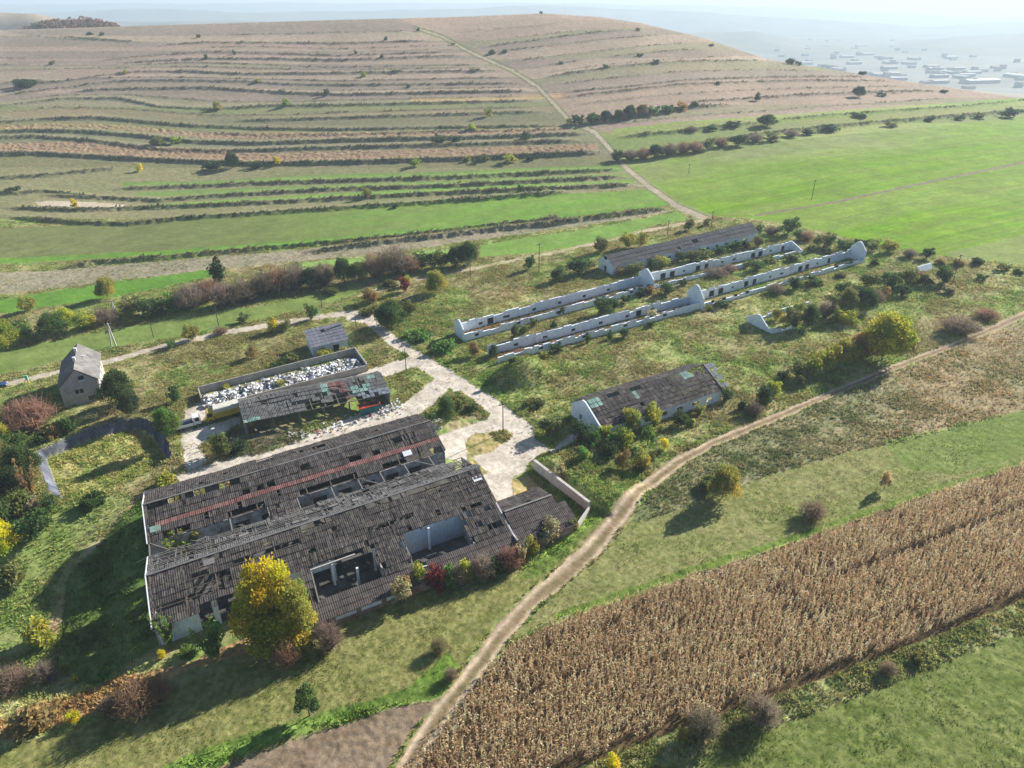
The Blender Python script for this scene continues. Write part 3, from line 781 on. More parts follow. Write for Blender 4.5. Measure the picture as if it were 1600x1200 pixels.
def on_roof(px, py, tr, hr, k):
    """farm coordinates of photo pixel px,py on a roof slope h = hr - k*|t-tr|"""
    h = hr - 1; a, dy, dz = ray(px, py)
    for _ in range(25):
        tt = (h - 150 * M2 - H) / (dz - M1 * a - M2 * dy)
        s, t = to_local(a * tt, dy * tt)
        h = .5 * h + .5 * (hr - k * abs(t - tr))
    return float(s), float(t)
def slits(L, tr, hr, k):
    out = []
    for x0, y0, x1, y1, w in L:
        w = max(w, 1.24)
        a = on_roof(x0, y0, tr, hr, k); b = on_roof(x1, y1, tr, hr, k)
        n = max(1, int(abs(b[0] - a[0]) / 3))
        for i in range(n):                                   # follow the line in short steps
            f0, f1 = i / n, (i + 1) / n; tm = a[1] + (b[1] - a[1]) * (f0 + f1) / 2
            out.append((a[0] + (b[0] - a[0]) * f0 - .02, a[0] + (b[0] - a[0]) * f1 + .02, tm - w / 2, tm + w / 2))
    return out
KR, HR = .315, 7.5

# ------------------------------------------------------------------ southern barn
barn = empty("barn", label="long ruined dark-tiled barn nearest the maize, two big rectangular holes in its roof", cat="barn")
T2 = 0.0
holes2 = slits([(304, 912, 361, 893, 1.9), (368, 876, 400, 866, .9), (405, 864, 418, 860, .8), (422, 859, 466, 846, .9), (476, 828, 518, 814, .95), (574, 797, 606, 784, .95), (608, 777, 645, 764, .95), (650, 763, 674, 757, .95), (679, 756, 697, 750, .95),
   (735, 791, 751, 786, 1.0), (735, 806, 739, 804, 1.0), (743, 818, 748, 816, 1.0), (768, 824, 774, 822, 1.0), (778, 821, 782, 819, 1.0), (625, 811, 645, 804, .9), (580, 829, 616, 816, .4), (758, 797, 763, 795, .8),
   (316, 882, 321, 880, .9), (341, 871, 345, 869, .9), (369, 881, 376, 878, 1), (390, 874, 395, 872, 1), (416, 850, 421, 848, 1), (306, 904, 314, 901, 1), (320, 899, 324, 897, 1), (484, 864, 489, 862, .9), (520, 828, 526, 826, .9), (640, 878, 652, 873, .9), (688, 859, 694, 857, 1), (232, 928, 236, 926, 1), (236, 955, 242, 952, 1.2), (344, 920, 350, 918, 1), (255, 947, 330, 925, .35)], T2, HR, KR)
big2 = [(23.0, 33.4, -14.0, -8.1), (38.3, 48.6, -13.4, -8.0)]
mb = MB()
roof(mb, 0, 55.6, (0, HR), (-7.6, HR - 7.6 * KR), holes=holes2, miss=.014)
roof(mb, 21.6, 55.2, (-7.6, HR - 7.6 * KR), (-13.6, HR - 13.6 * KR), holes=holes2 + big2, miss=.012)
roof(mb, 0, 1.6, (-7.6, HR - 7.6 * KR), (-9.2, HR - 9.2 * KR), miss=.1)
roof(mb, 1.6, 9.0, (-7.6, HR - 7.6 * KR), (-8.8, HR - 8.8 * KR), miss=.25)
mb.build("roof", [M['roof']], barn)
mb = MB()
roof(mb, 21.6, 66.2, (-13.6, HR - 13.6 * KR), (-16.9, 2.15), cs=1.1, ct=1.1, miss=.015, jit=.02)
mb.build("lean_to_roof", [M['roof_smooth']], barn)
# collapsed north slope: bare laths with a few sheets left
mb = MB()
roof(mb, 0, 56, (0, HR), (2.0, HR - 2 * KR), miss=.04, holes=[])
patch = lambda s, t: (fbm(np.array(s / 3.2), np.array(t / 1.6), 91, 2) > .60) or (19 < s < 24 and t > 4)
roof(mb, 0.3, 55.5, (2.0, HR - 2 * KR), (7.9, HR - 7.9 * KR), keep=patch, miss=.12, jit=.09)
mb.build("north_slope_sheets", [M['roof_grey']], barn)
mb = MB()
for k in range(9):
    t = 1.9 + k * .74
    s = 0.2
    while s < 55.5:
        e = min(55.5, s + random.uniform(2.5, 8))
        if random.random() < .86:
            z = random.uniform(-.12, .06)
            mb.bar(W(s, t, HR - t * KR - .02 + z), W(e, t + random.uniform(-.12, .12), HR - t * KR + random.uniform(-.16, .06)), .13, .10)
        s = e + random.uniform(-.2, .5)
for i in range(84):
    s = i / 1.5 + random.uniform(.1, .9)
    t1 = random.uniform(5.5, 8)
    if random.random() < .8: mb.bar(W(s, .4, HR - .3), W(s + random.uniform(-.3, .3), t1, HR - t1 * KR - random.choice([.1, .1, .5, 1.2])), .11, .13)
for _ in range(70):
    s = random.uniform(0, 54); t = random.uniform(3, 9); mb.bar(W(s, t, HR - t * KR + .1), W(s + random.uniform(-2.5, 2.5), t + random.uniform(-1.2, 1.6), HR - t * KR - random.uniform(-.15, 1.3)), .10, .06)
mb.build("bare_laths", M['lath'], barn)
mb = MB()
for i in range(13):                                           # trusses under the south slope
    s = .4 + i * 4.58
    mb.bar(W(s, -7.6, HR - 7.6 * KR - .18), W(s, 0, HR - .18), .18, .24); mb.bar(W(s, 0, HR - .2), W(s, 7.9, HR - 7.9 * KR - .2), .18, .24)
    mb.bar(W(s, -7.5, 4.6), W(s, 7.9, 4.6), .16, .2)
for t in (-1.5, -3, -4.5, -6, -7.4): mb.bar(W(0, t, HR + t * KR - .14), W(55.4, t, HR + t * KR - .14), .12, .14)
for s in list(np.arange(22, 55.2, 2.2)):
    if not any(b[0] - .5 < s < b[1] + .5 for b in big2): mb.bar(W(s, -16.6, 2.2), W(s, -7.6, HR - 7.6 * KR - .16), .12, .16)
mb.build("trusses", M['timber'], barn)
mb = MB()
mb.wall((0.15, -7.5), (0.15, 7.8), -3.2, 4.6, .3, [(2, 3.4, 1, 2.4), (6, 8.6, -1, 3.0), (11, 12.4, 1, 2.4)])
mb.gable(0.0, .3, [(-7.6, 4.6), (7.8, 4.6), (0, 7.2)])
mb.build("west_gable", M['white_in'], barn)
mb = MB()
mb.wall((0.3, -7.45), (6.2, -7.45), -3.2, 4.9, .3); mb.wall((8.2, -7.45), (9.0, -7.45), -3.0, 4.9, .3); mb.wall((13, -7.45), (22, -7.45), -2.5, 4.9, .3, [(1, 3, .6, 2.2), (5, 7, .6, 2.2)])
mb.build("south_wall", M['white'], barn)
mb = MB()
mb.wall((37.5, -7.3), (55.2, -7.3), -.3, 4.9, .28, [(13, 14.5, 1, 2.5)])
mb.build("inner_wall", M['bluewall'], barn)
mb = MB(); mb.wall((22, -7.3), (27, -7.3), -.3, 4.6, .28, [(1.2, 4.2, 0, 3.2)]); mb.build("inner_wall", M['bluewall'], barn)
for s in (36.4, 33.8, 22.0, 49.2): mb = MB(); mb.wall((s, -7.2), (s, -16.3), -.8, 2.1, .25); mb.build("partition_wall", M['white_in'], barn)
mb = MB(); mb.wall((22, -16.35), (66, -16.35), -1.6, 1.95, .28, [(d, d + 3.2, .75, 1.5) for d in (2.6, 6.6, 10.6)] + [(17 + i * 4.4, 18.6 + i * 4.4, .7, 1.5) for i in range(6)])
mb.build("lean_to_wall", M['brick'], barn)
for d in (2.6, 6.6, 10.6):
    mb = MB(); mb.box(22 + d, 25.2 + d, -16.42, -16.3, .74, 1.52); o = mb.build("window_panel", M['pvc'], barn)
mb = MB()
mb.wall((55.4, 7.6), (55.4, -16.3), -.3, 3.0, .28); mb.gable(55.26, 55.54, [(-14.5, 3), (7.6, 3.0), (7.6, 4.9), (0, 7.25)])
mb.build("east_wall", M['white_in'], barn)
mb = MB(); mb.box(22.1, 55.2, -16.2, -7.6, -1.2, .22); mb.box(.4, 55.2, -7.4, 7.5, -1.2, .22); mb.build("floor", M['floor'], barn)
for s, t, h in [(29.8, -10.6, 4.1), (26.4, -8.3, 4.6), (42.8, -8.0, 4.8), (33.2, -8.4, 4.6), (12, -7.5, 4.9)]:
    mb = MB(); mb.box(s - .18, s + .18, t - .18, t + .18, 0, h); mb.build("post", M['white'], barn)
for a, b in [((23, -8.3, 4.85), (30.2, -8.1, 4.75)), ((23.1, -8.2, 4.8), (22.9, -14, 3.1)), ((38.2, -8, 4.95), (38.1, -13.6, 3.25)), ((41.0, -12.6, .6), (45, -11.4, .5)), ((40, -12.2, .9), (42, -12.0, .4))]:
    mb = MB(); mb.bar(W(*a), W(*b), .2, .2); mb.build("beam", M['lath' if a[2] > 4 and a[0] > 23.05 else 'conc_top'], barn)
mb = MB()
for t0, t1 in ((0, -8.9), (0, 7.9)): mb.bar(W(-.08, t0, HR + .06), W(-.08, t1, HR - abs(t1) * KR + .06), .16, .12)
mb.build("verge_board", M['pvc'], barn)
mb = MB(); mb.bar(W(0, .05, HR + .06), W(55.6, .05, HR + .06), .38, .1); mb.build("ridge_cap", M['roof_grey'], barn)
for s, t, c in [(53.5, -2.2, 'pvc'), (8.2, -1.2, 'roof_pale'), (22.5, 2.1, 'roof_pale'), (23.6, 2.0, 'roof_pale'), (33, 3.4, 'roof_pale'), (38, 4.4, 'roof_pale'), (29, 4.2, 'roof_pale'), (14, 4.0, 'roof_pale')]:
    mb = MB(); h = HR - abs(t) * KR + .12; g = -KR if t > 0 else KR
    slab(mb, W(s, t + .5, h + .5 * g), W(s + 1.6, t + .5, h + .5 * g), W(s + 1.6, t - .5, h - .5 * g), W(s, t - .5, h - .5 * g), .05, [(0, 0)] * 4); mb.build("loose_sheet", M[c], barn)

# ------------------------------------------------------------------ northern barn
barn1 = empty("barn", label="long ruined dark-tiled barn with a faded red tile band, beside the rubbish pen shed", cat="barn")
T1 = 19.6
holes1 = slits([(229, 792, 278, 777, .95), (289, 773, 302, 769, .95), (311, 766, 322, 762, .95), (326, 761, 370, 747, .95), (376, 744, 382, 742, .95), (396, 737, 414, 731, .9), (444, 725, 452, 722, .9), (488, 711, 500, 706, .9), (503, 704, 522, 698, .95), (534, 694, 543, 691, .9), (570, 685, 588, 680, .9),
   (617, 692, 628, 689, 1), (587, 703, 591, 701, 1), (384, 767, 389, 765, 1), (404, 762, 410, 760, .9), (418, 757, 424, 755, .9), (546, 716, 553, 713, .9), (556, 711, 562, 709, .9), (470, 727, 478, 724, .9), (617, 671, 621, 669, .9)], T1, HR, KR)
isred = lambda s, t: 1 if T1 - 5.2 < t < T1 - 4.1 else 0
mb = MB()
roof(mb, 0, 53.6, (T1, HR), (T1 - 4.15, HR - 4.15 * KR), ct=1.38, holes=holes1, miss=.01)
roof(mb, 0, 53.6, (T1 - 5.2, HR - 5.2 * KR), (T1 - 8.0, HR - 8.0 * KR), ct=1.3, holes=[(2.5, 9.5, 10, 12.3), (12.8, 19.4, 11.4, 13.2), (25.4, 36.3, 11.4, 13.3), (41, 52.5, 11.4, 13.0)], miss=.025)
roof(mb, 0, 53.6, (T1, HR), (T1 + 8.2, HR - 8.2 * KR), miss=.03, holes=[(20, 23, 24, 28), (31, 33, 23, 26)])
mb.build("roof", [M['roof']], barn1)
mb = MB(); roof(mb, 1.5, 53.6, (T1 - 4.15, HR - 4.15 * KR), (T1 - 5.2, HR - 5.2 * KR), cs=.5, ct=1.05, miss=.01, jit=.015); mb.build("red_tile_band", [M['roof_red']], barn1)
mb = MB()
for i in range(13):
    s = .4 + i * 4.4
    mb.bar(W(s, T1 - 8, HR - 8 * KR - .18), W(s, T1, HR - .18), .18, .24); mb.bar(W(s, T1, HR - .2), W(s, T1 + 8.2, HR - 8.2 * KR - .2), .18, .24); mb.bar(W(s, T1 - 8, 4.6), W(s, T1 + 8, 4.6), .16, .2)
for t in (-7.8, -6, -4.4, -2.9, -1.4, 2, 4, 6, 8): mb.bar(W(0, T1 + t, HR - abs(t) * KR - .14), W(53.5, T1 + t, HR - abs(t) * KR - .14), .12, .14)
mb.build("trusses", M['timber'], barn1)
mb = MB(); mb.wall((.15, T1 - 7.8), (.15, T1 + 8.0), -3.2, 4.6, .3, [(2, 3.4, 1, 2.4), (6.6, 9.2, -1, 3), (12, 13.4, 1, 2.4)]); mb.gable(0, .3, [(T1 - 7.8, 4.6), (T1 + 8, 4.6), (T1, 7.2)]); mb.build("west_gable", M['white_in'], barn1)
mb = MB(); mb.wall((.3, T1 - 7.7), (53.4, T1 - 7.7), -1.5, 4.7, .28, [(13.5 + i * 4.6, 16 + i * 4.6, .3, 3.4) for i in range(8)]); mb.build("courtyard_wall", M['white_in'], barn1)
mb = MB(); mb.wall((.3, T1 + 7.9), (53.4, T1 + 7.9), -2.5, 4.6, .28, [(3 + i * 4.6, 5 + i * 4.6, .8, 2.4) for i in range(11)]); mb.build("north_wall", M['white_in'], barn1)
mb = MB(); mb.wall((53.4, T1 + 7.9), (53.4, T1 - 7.7), -.3, 4.6, .28, [(6, 9.4, -.2, 3.2)]); mb.gable(53.26, 53.54, [(T1 - 7.8, 4.6), (T1 + 8, 4.6), (T1, 7.2)]); mb.build("east_wall", M['white'], barn1)
mb = MB(); mb.box(.4, 53.2, T1 - 7.5, T1 + 7.7, -1.2, .22); mb.build("floor", M['floor'], barn1)
mb = MB(); mb.bar(W(-.08, T1, HR + .06), W(-.08, T1 - 8.1, HR - 8.1 * KR + .06), .16, .12); mb.bar(W(-.08, T1, HR + .06), W(-.08, T1 + 8.3, HR - 8.3 * KR + .06), .16, .12); mb.build("verge_board", M['pvc'], barn1)
mb = MB(); mb.bar(W(0, T1 + .05, HR + .06), W(53.6, T1 + .05, HR + .06), .38, .1); mb.build("ridge_cap", M['roof_grey'], barn1)
for s, t, c in [(.6, T1 - 5.6, 'roof_green'), (45.6, T1 - 6.0, 'pvc')]:
    mb = MB(); h = HR - abs(t - T1) * KR + .12
    slab(mb, W(s, t + .6, h + .19), W(s + 1.7, t + .6, h + .19), W(s + 1.7, t - .6, h - .19), W(s, t - .6, h - .19), .05, [(0, 0)] * 4); mb.build("loose_sheet", M[c], barn1)
# covered link between the two barns and beams over the gap
lk = empty("roof_link", label="sagging tiled roof link bridging the gap between the two ruined barns", cat="roof")
mb = MB(); roof(mb, 19.8, 24.6, (T1 - 8.1, 4.9), (7.4, 5.15), ct=1.2, miss=.06, jit=.07); mb.build("sheets", [M['roof']], lk); mb = MB(); roof(mb, 36.5, 38, (T1 - 8.1, 4.9), (7.4, 5.15), ct=1.2, miss=.15, jit=.07); mb.build("sheets", [M['roof']], lk)
for s in (0.2, 13.2, 19.6, 24.8, 31, 36, 40.2, 45, 50): mb = MB(); mb.bar(W(s, T1 - 8, 4.8), W(s, 7.6, 4.75), .2, .22); mb.build("beam", M['lath'], lk)
for s in (.3, 36, 47): mb = MB(); mb.bar(W(s, T1 - 8, 4.9), W(s + 3.2, 7.8, 4.9), .16, .16); mb.build("beam", M['lath'], lk)
mb = MB(); mb.box(.4, 55, 7.95, 11.55, -1, .2); mb.build("floor", M['floor'], lk)

# ------------------------------------------------------------------ low annex at the east end of the southern barn
an = empty("annex", label="low brown-roofed annex joined to the east end of the southern barn", cat="shed")
mb = MB(); roof(mb, 55.7, 65.0, (-10.3, 4.5), (-5.4, 3.05), cs=.95, ct=1.3, miss=.01); mb.build("roof", [M['roof']], an)
mb = MB(); roof(mb, 55.7, 65.0, (-10.3, 4.5), (-13.6, 3.25), cs=1.1, ct=1.2, miss=0, jit=.015); roof(mb, 65.0, 67.0, (-11.6, 3.4), (-16.2, 2.2), cs=1.0, ct=1.2, miss=0, jit=.015); mb.build("south_roof", [M['roof_smooth']], an)
mb = MB(); mb.wall((65, -5.6), (65, -13.6), -.5, 3.05, .25); mb.gable(64.88, 65.12, [(-13.6, 3.05), (-5.6, 3.05), (-10.3, 4.3)]); mb.wall((55.8, -5.5), (64.9, -5.5), -.5, 2.9, .25); mb.wall((66.9, -11.6), (66.9, -16.2), -.5, 2.2, .2); mb.build("wall", M['brick'], an)
mb = MB(); mb.bar(W(55.8, -10.3, 4.58), W(65, -10.3, 4.58), .34, .1); mb.build("ridge_cap", M['roof_pale'], an)

# retaining wall of the yard
mb = MB(); mb.wall((68.9, 3.7), (71.4, -12.8), -1.2, 2.2, .55); mb.wall((71.3, -12.9), (67.4, -15.6), -1.2, 1.2, .3)
tag(mb.build("retaining_wall", M['conc_top']), "weathered concrete retaining wall dividing the shaded yard from the weedy bank", "wall")

# ------------------------------------------------------------------ ruined stables
RW = [(3.0 + i * 4.3, 4.3 + i * 4.3, .75, 1.55) for i in range(13)]
RD = [(2.0, 3.3, 0, 2.0), (6.5, 8.6, .2, 2.1), (10, 12, .2, 2.1), (15, 16, .9, 1.6), (20, 21.8, .2, 2.0), (23.4, 25.0, .2, 2), (30, 31, .9, 1.6), (34.5, 36, .9, 1.6), (42.2, 44, .2, 2), (45.2, 47, .2, 2.0), (50, 51, .9, 1.6), (55, 56.4, .2, 2)]
def stable_block(name, label, S_, N_, hs, hn, gables, opsN, opsS, mat, group):
    e = empty(name, label=label, cat="ruined stable", group=group)
    L = math.hypot(S_[1][0] - S_[0][0], S_[1][1] - S_[0][1])
    mb = MB(); mb.wall(S_[0], S_[1], -1.2, hs, .45, [o for o in opsS if o[1] < L - 1 and o[3] < hs], ragged=1.0); mb.build("front_wall", mat, e)
    mb = MB(); mb.wall(N_[0], N_[1], -1.2, hn, .45, [o for o in opsN if o[1] < L - 1], ragged=.9); mb.build("rear_wall", mat, e)
    for A_, ops_, h_ in ((N_, opsN, hn), (S_, opsS, hs)):
        for o_ in ops_:
            if o_[1] >= L - 1 or o_[3] >= h_: continue
            p_ = [(A_[0][0] + (A_[1][0] - A_[0][0]) * d / L, A_[0][1] + (A_[1][1] - A_[0][1]) * d / L + .1) for d in o_[:2]]
            mb = MB(); mb.wall(p_[0], p_[1], o_[2], o_[3], .08); mb.build("doorway_shade" if o_[3] - o_[2] > 1.5 else "window", M['shade_green'], e)  # dark panel fills each opening, its colour standing in for shade behind
    for a, b, hh in ((S_[0], S_[1], hs), (N_[0], N_[1], hn)):
        n = int(L / 3)
        for i in range(n):
            if random.random() < .55:
                f0, f1 = i / n, (i + random.uniform(.6, 1)) / n; mb = MB()
                mb.bar(W(a[0] + (b[0] - a[0]) * f0, a[1] + (b[1] - a[1]) * f0, hh + .05), W(a[0] + (b[0] - a[0]) * f1, a[1] + (b[1] - a[1]) * f1, hh + .05), .2, .12); mb.build("wall_plate", M['lath'], e)
    for s, hp, full in gables:
        f = (s - S_[0][0]) / (S_[1][0] - S_[0][0])
        ts = S_[0][1] + (S_[1][1] - S_[0][1]) * f; tn = N_[0][1] + (N_[1][1] - N_[0][1]) * f
        mb = MB(); tm = (ts + tn) / 2
        if full: x_ = 1.1 if 100 < s < 190 else .15; mb.gable(s - .2, s + .2, [(ts - x_, -1.2), (tn + x_, -1.2), (tn + x_, hn + .9), (tm + .8, hp - .25), (tm, hp), (tm - .9, hp - .35), (ts - x_, hn + .6)])
        else: mb.gable(s - .18, s + .18, [(ts - .1, -1.2), (tn + .1, -1.2), (tn + .1, hn), (tm, hn * .7), (ts - .1, hs * .8)])
        mb.build("gable_wall", mat, e)
    mb = MB(); n = 14
    for i in range(n):
        f0, f1 = i / n, (i + 1) / n
        p = lambda A, f, o=0: (A[0][0] + (A[1][0] - A[0][0]) * f, A[0][1] + (A[1][1] - A[0][1]) * f)
        q = [p(S_, f0), p(S_, f1), p(N_, f1), p(N_, f0)]
        mb.poly([W(a, b, .05) for a, b in q])
    return e
SG = "white ruined stable blocks"
stable_block("stable", "roofless white stable block, its gable beside the concrete road", ((79.6, 64.8), (142.3, 67.4)), ((79.2, 70.9), (142.3, 72.9)), 2.2, 3.0, [(79.4, 5.4, 1), (142.3, 6.0, 1)], RW[1::2] + RD[2:4], RW[::3], M['white'], SG)
stable_block("stable", "roofless white stable block beside the long grey-roofed stable", ((143, 67.6), (202.3, 66.2)), ((143, 72.9), (202.3, 71.2)), 1.4, 3.1, [(202.2, 3.4, 0)], RD, [], M['white'], SG)
stable_block("stable", "roofless white stable block behind the overgrown earth mound", ((81.9, 48.4), (145.3, 47.9)), ((81.6, 53.8), (145.3, 52.8)), 2.2, 2.9, [(145.3, 6.6, 1)], RW[1::2] + RD[-3:-1], RW[2::3], M['white'], SG)
stable_block("stable", "roofless white stable block ending in a tall far gable", ((146, 47.9), (211.6, 49.3)), ((146, 53.0), (211.6, 54.8)), 1.6, 3.1, [(211.4, 6.2, 1)], RD, RW[:4], M['white'], SG)
mb = MB()
ru = stable_block("stable", "fallen stable with a white gable, overrun by bushes", ((150.2, 25.0), (157.5, 24.6)), ((150.2, 33.6), (172, 33.9)), 1.4, 1.3, [], [], [], M['white'], SG)
mb = MB(); mb.gable(150.0, 150.35, [(24.9, -1), (33.8, -1), (34.6, 1.6), (31, 3.5), (30, 3.6), (27.6, 1.9), (26.4, 1.2), (24.9, 1.4)]); mb.build("gable_wall", M['white'], ru)
fx, fy, fz = ground(1448, 424); fs, ft = to_local(fx, fy)
mb = MB(); mb.gable(fs - 3, fs + 3, [(ft - .2, -.6), (ft + .2, -.6), (ft + 1.6, 1.6), (ft + 1.2, 1.7)]); tag(mb.build("fallen_wall", M['white']), "leaning pale wall slab among bushes at the far end of the fallen stable", "wall")

# roofed stable at the back
st3 = empty("stable", label="intact long stable with a grey sheet roof at the back of the farm", cat="stable")
mb = MB(); roof(mb, 139.4, 200.2, (88.9, 5.6), (84.6, 3.0), cs=1.15, ct=1.6, miss=.001, jit=.02, holes=[(173, 175, 86.5, 87.4), (166, 167, 85.6, 86.4)]); roof(mb, 139.4, 200.2, (88.9, 5.6), (93.2, 3.0), cs=1.15, ct=1.6, miss=0, jit=.02); mb.build("roof", [M['roof_slate']], st3)
mb = MB(); mb.wall((139.7, 85.1), (200, 85.1), -1.5, 3.1, .35, [(2 + i * 4, 3.3 + i * 4, .9, 1.8) for i in range(14)]); mb.wall((139.7, 92.8), (200, 92.8), -1.5, 3.1, .35)
mb.build("side_wall", M['white'], st3)
for s in (139.7, 199.9):
    mb = MB(); mb.wall((s, 84.9), (s, 93.0), -1.5, 3.0, .35, [(3.2, 4.9, -.5, 2.0)]); mb.gable(s - .17, s + .17, [(84.9, 3.0), (93, 3.0), (88.95, 5.55)]); mb.build("gable_wall", M['white'], st3)
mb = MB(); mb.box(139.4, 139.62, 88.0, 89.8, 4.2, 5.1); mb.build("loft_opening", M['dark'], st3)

# stable with the dark tiled roof near the dirt track
st4 = empty("stable", label="white-gabled stable with a dark tiled roof and turquoise patches, screened by bushes", cat="stable")
r4 = on_roof
h4 = slits([(1010, 597, 1022, 593, .8), (985, 607, 1000, 602, .4), (1050, 590, 1062, 586, .5), (1075, 582, 1100, 576, .5), (955, 615, 966, 612, .5)], 12.4, 5.9, .42)
gcol = lambda s, t: 1 if (85.5 < s < 88.6 and t > 10.2) or (96.3 < s < 97.8 and t > 9) or (110.3 < s < 112.4 and t > 10.6) else 0
mb = MB(); roof(mb, 85.9, 116.6, (12.4, 5.9), (5.2, 2.9), cs=.95, ct=1.15, holes=h4, miss=.012, mat_of=gcol); mb.build("roof", [M['roof'], M['roof_green']], st4)
mb = MB(); roof(mb, 85.9, 116.6, (12.4, 5.9), (17.8, 3.5), cs=.95, ct=1.2, miss=.03); mb.build("rear_roof", [M['roof']], st4)
mb = MB(); mb.wall((85.4, 5.4), (85.4, 17.4), -1.2, 3.0, .35, [(3, 4, .9, 2.2), (7.6, 8.6, .9, 2.2)]); mb.gable(85.22, 85.58, [(5.4, 3), (17.4, 3), (13.2, 5.85), (12, 5.9)]); mb.build("gable_wall", M['white'], st4)
mb = MB(); mb.wall((85.6, 5.6), (116.6, 5.6), -1.2, 2.75, .35, [(3 + i * 4, 4.6 + i * 4, .9, 1.9) for i in range(7)]); mb.wall((85.6, 17.2), (116.6, 17.2), -1.2, 3.3, .35); mb.build("side_wall", M['white'], st4)
mb = MB()
for i in range(8):
    f = i / 7; mb.bar(W(116.7, 5.4 + (17.4 - 5.4) * f, 2.9), W(116.7, 12.4 + (f - .5) * 1.0, 5.75), .14, .14)
for h in (3.4, 4.2, 5.0):
    w = (5.9 - h) / 3 * 6; mb.bar(W(116.8, 12.4 - w, h), W(116.8, 12.4 + w * .8, h), .12, .12)
mb.bar(W(116.7, 5.2, 2.95), W(116.7, 12.4, 5.95), .25, .2); mb.bar(W(116.7, 12.4, 5.95), W(116.7, 17.8, 3.5), .25, .2)
mb.build("gable_frame", M['lath'], st4)
mb = MB(); roof(mb, 116.9, 119.2, (12.4, 5.8), (6.2, 2.6), cs=.8, ct=1.2, miss=.12, jit=.05); mb.build("hip_sheets", [M['hip']], st4)

# ------------------------------------------------------------------ rubbish pen, shed, house, small shed
pen = empty("pen_wall", label="low concrete walls of the pen heaped with white plastic rubbish", cat="wall")
for p0, p1, h in [((12.4, 73.0), (51.8, 73.6), 1.9), ((51.8, 73.5), (51.9, 62.3), 1.9), ((51.8, 62.3), (20.5, 61.9), 1.7), ((12.4, 72.9), (12.6, 67.2), 1.7)]:
    mb = MB(); mb.wall(p0, p1, -1.0, h, .3); mb.build("wall_panel", M['conc'], pen)
# shed beside the pen
Wsh = lambda s, t, h: W(s, t + 2.4 - (s - 20) * .13, h)
shed = empty("shed", label="long patched tile-roof shed between the rubbish pen and the big barns", cat="shed")
def shm(s, t):
    if 39.6 < s < 43.2: return 1
    if (20 < s < 24 and t < 45.8) or (43.8 < s < 48.6 and 46.5 < t < 48.4) or (38.0 < s < 39.2 and t > 48) or (48.6 < s < 50.6 and t > 50): return 2
    if 45 < s and t < 46.4: return 3
    return 0
hs = [(36, 38.6, 47.6, 48.4), (44.8, 46.2, 49.4, 50.4), (24.8, 25.8, 48.6, 49.4), (31, 34.5, 47.1, 47.7), (40.0, 46, 44, 45.6)]
mb = MB(); roof(mb, 20, 52, (51.2, 5.3), (47.6, 4.2), cs=.9, ct=1.25, holes=hs, miss=.02, M=Wsh, mat_of=shm); roof(mb, 20, 52, (47.6, 4.2), (44.4, 3.2), cs=.9, ct=1.15, holes=hs, keep=lambda s, t: s < 33.5 or s > 44 or (fbm(np.array(s / 1.5), np.array(t / .9), 95, 2) > .55), miss=.03, jit=.05, M=Wsh, mat_of=shm)
mb.build("roof", [M['roof_pale'] if False else M['roof_grey'], M['roof_red'], M['roof_green'], M['hip']], shed)
mb = MB(); roof(mb, 20, 52, (51.2, 5.3), (54.2, 4.3), cs=1, ct=1.2, miss=.03, M=Wsh); mb.build("rear_roof", [M['roof_grey']], shed)
mb = MB()
for i in range(12):
    s = 20.2 + i * 2.88; mb.bar(Wsh(s, 44.3, 3.05), Wsh(s, 51.2, 5.15), .14, .16); mb.bar(Wsh(s, 51.2, 5.15), Wsh(s, 54.2, 4.15), .14, .16)
for t, h in ((44.5, 3.0), (46, 3.5), (47.5, 4.0), (49.3, 4.55), (51.1, 5.1)): mb.bar(Wsh(20, t, h), Wsh(52, t, h), .12, .12)
mb.bar(Wsh(39.8, 49.5, 5.0), Wsh(44.2, 46.6, 4.4), .2, .12)
mb.build("rafters", M['lath'], shed)
mb = MB(); mb.wall((0, 0), (32, 0), 0, 0.1, .1)
mb = MB()
for a, b in (((20.2, 53.9), (51.8, 53.9)), ((51.8, 53.9), (51.8, 44.8)), ((20.2, 53.9), (20.2, 44.8))): mb.wall(a, b, -.8, 4.2 if a[1] == b[1] else 3.1, .28, M=Wsh)
mb.build("wall", M['render_grey'], shed)
for s in (20.4, 26, 31.6, 37, 42.6, 47.6, 51.6):
    mb = MB(); mb.box(s - .14, s + .14, 44.4, 44.7, -.5, 3.05, M=Wsh); mb.build("post", M['lath'], shed)

house = empty("house", label="tall grey gabled house with a pale tile roof by the lane", cat="house")
mb = MB(); RH, EH = 9.3, 5.7; kk = (RH - EH) / 4.15
def house_roof(side):
    mb = MB()
    def Mh(a, b, h): return W(-13.3 + side * b, a, h)      # a along the ridge, b down the slope
    roof(mb, 82.9, 99.5, (0.0, RH + .15), (4.55, EH - .22), cs=.9, ct=1.0, miss=0, jit=.012, M=Mh)
    return mb
house_roof(1).build("roof", [M['roof_pale']], house); house_roof(-1).build("roof", [M['roof_pale']], house)
mb = MB(); mb.wall((-17.4, 83.3), (-9.2, 83.3), -2.5, EH, .35, [(2.9, 3.7, 2.9, 4.0), (3.9, 4.7, 2.9, 4.0), (5.2, 6.6, .6, 1.7), (1.2, 2.2, -1.8, .4)]); 
for s0, t0 in ((83.12, 83.48), (98.8, 99.16)):
    a = [(-17.4, EH), (-9.2, EH), (-9.2, EH + .05), (-13.3, RH)]
    A = [W(s, s0, h) for s, h in a]; B = [W(s, t0, h) for s, h in a]
    mb.poly(A); mb.poly(B[::-1])
    for k in range(4): mb.poly([A[(k + 1) % 4], A[k], B[k], B[(k + 1) % 4]])
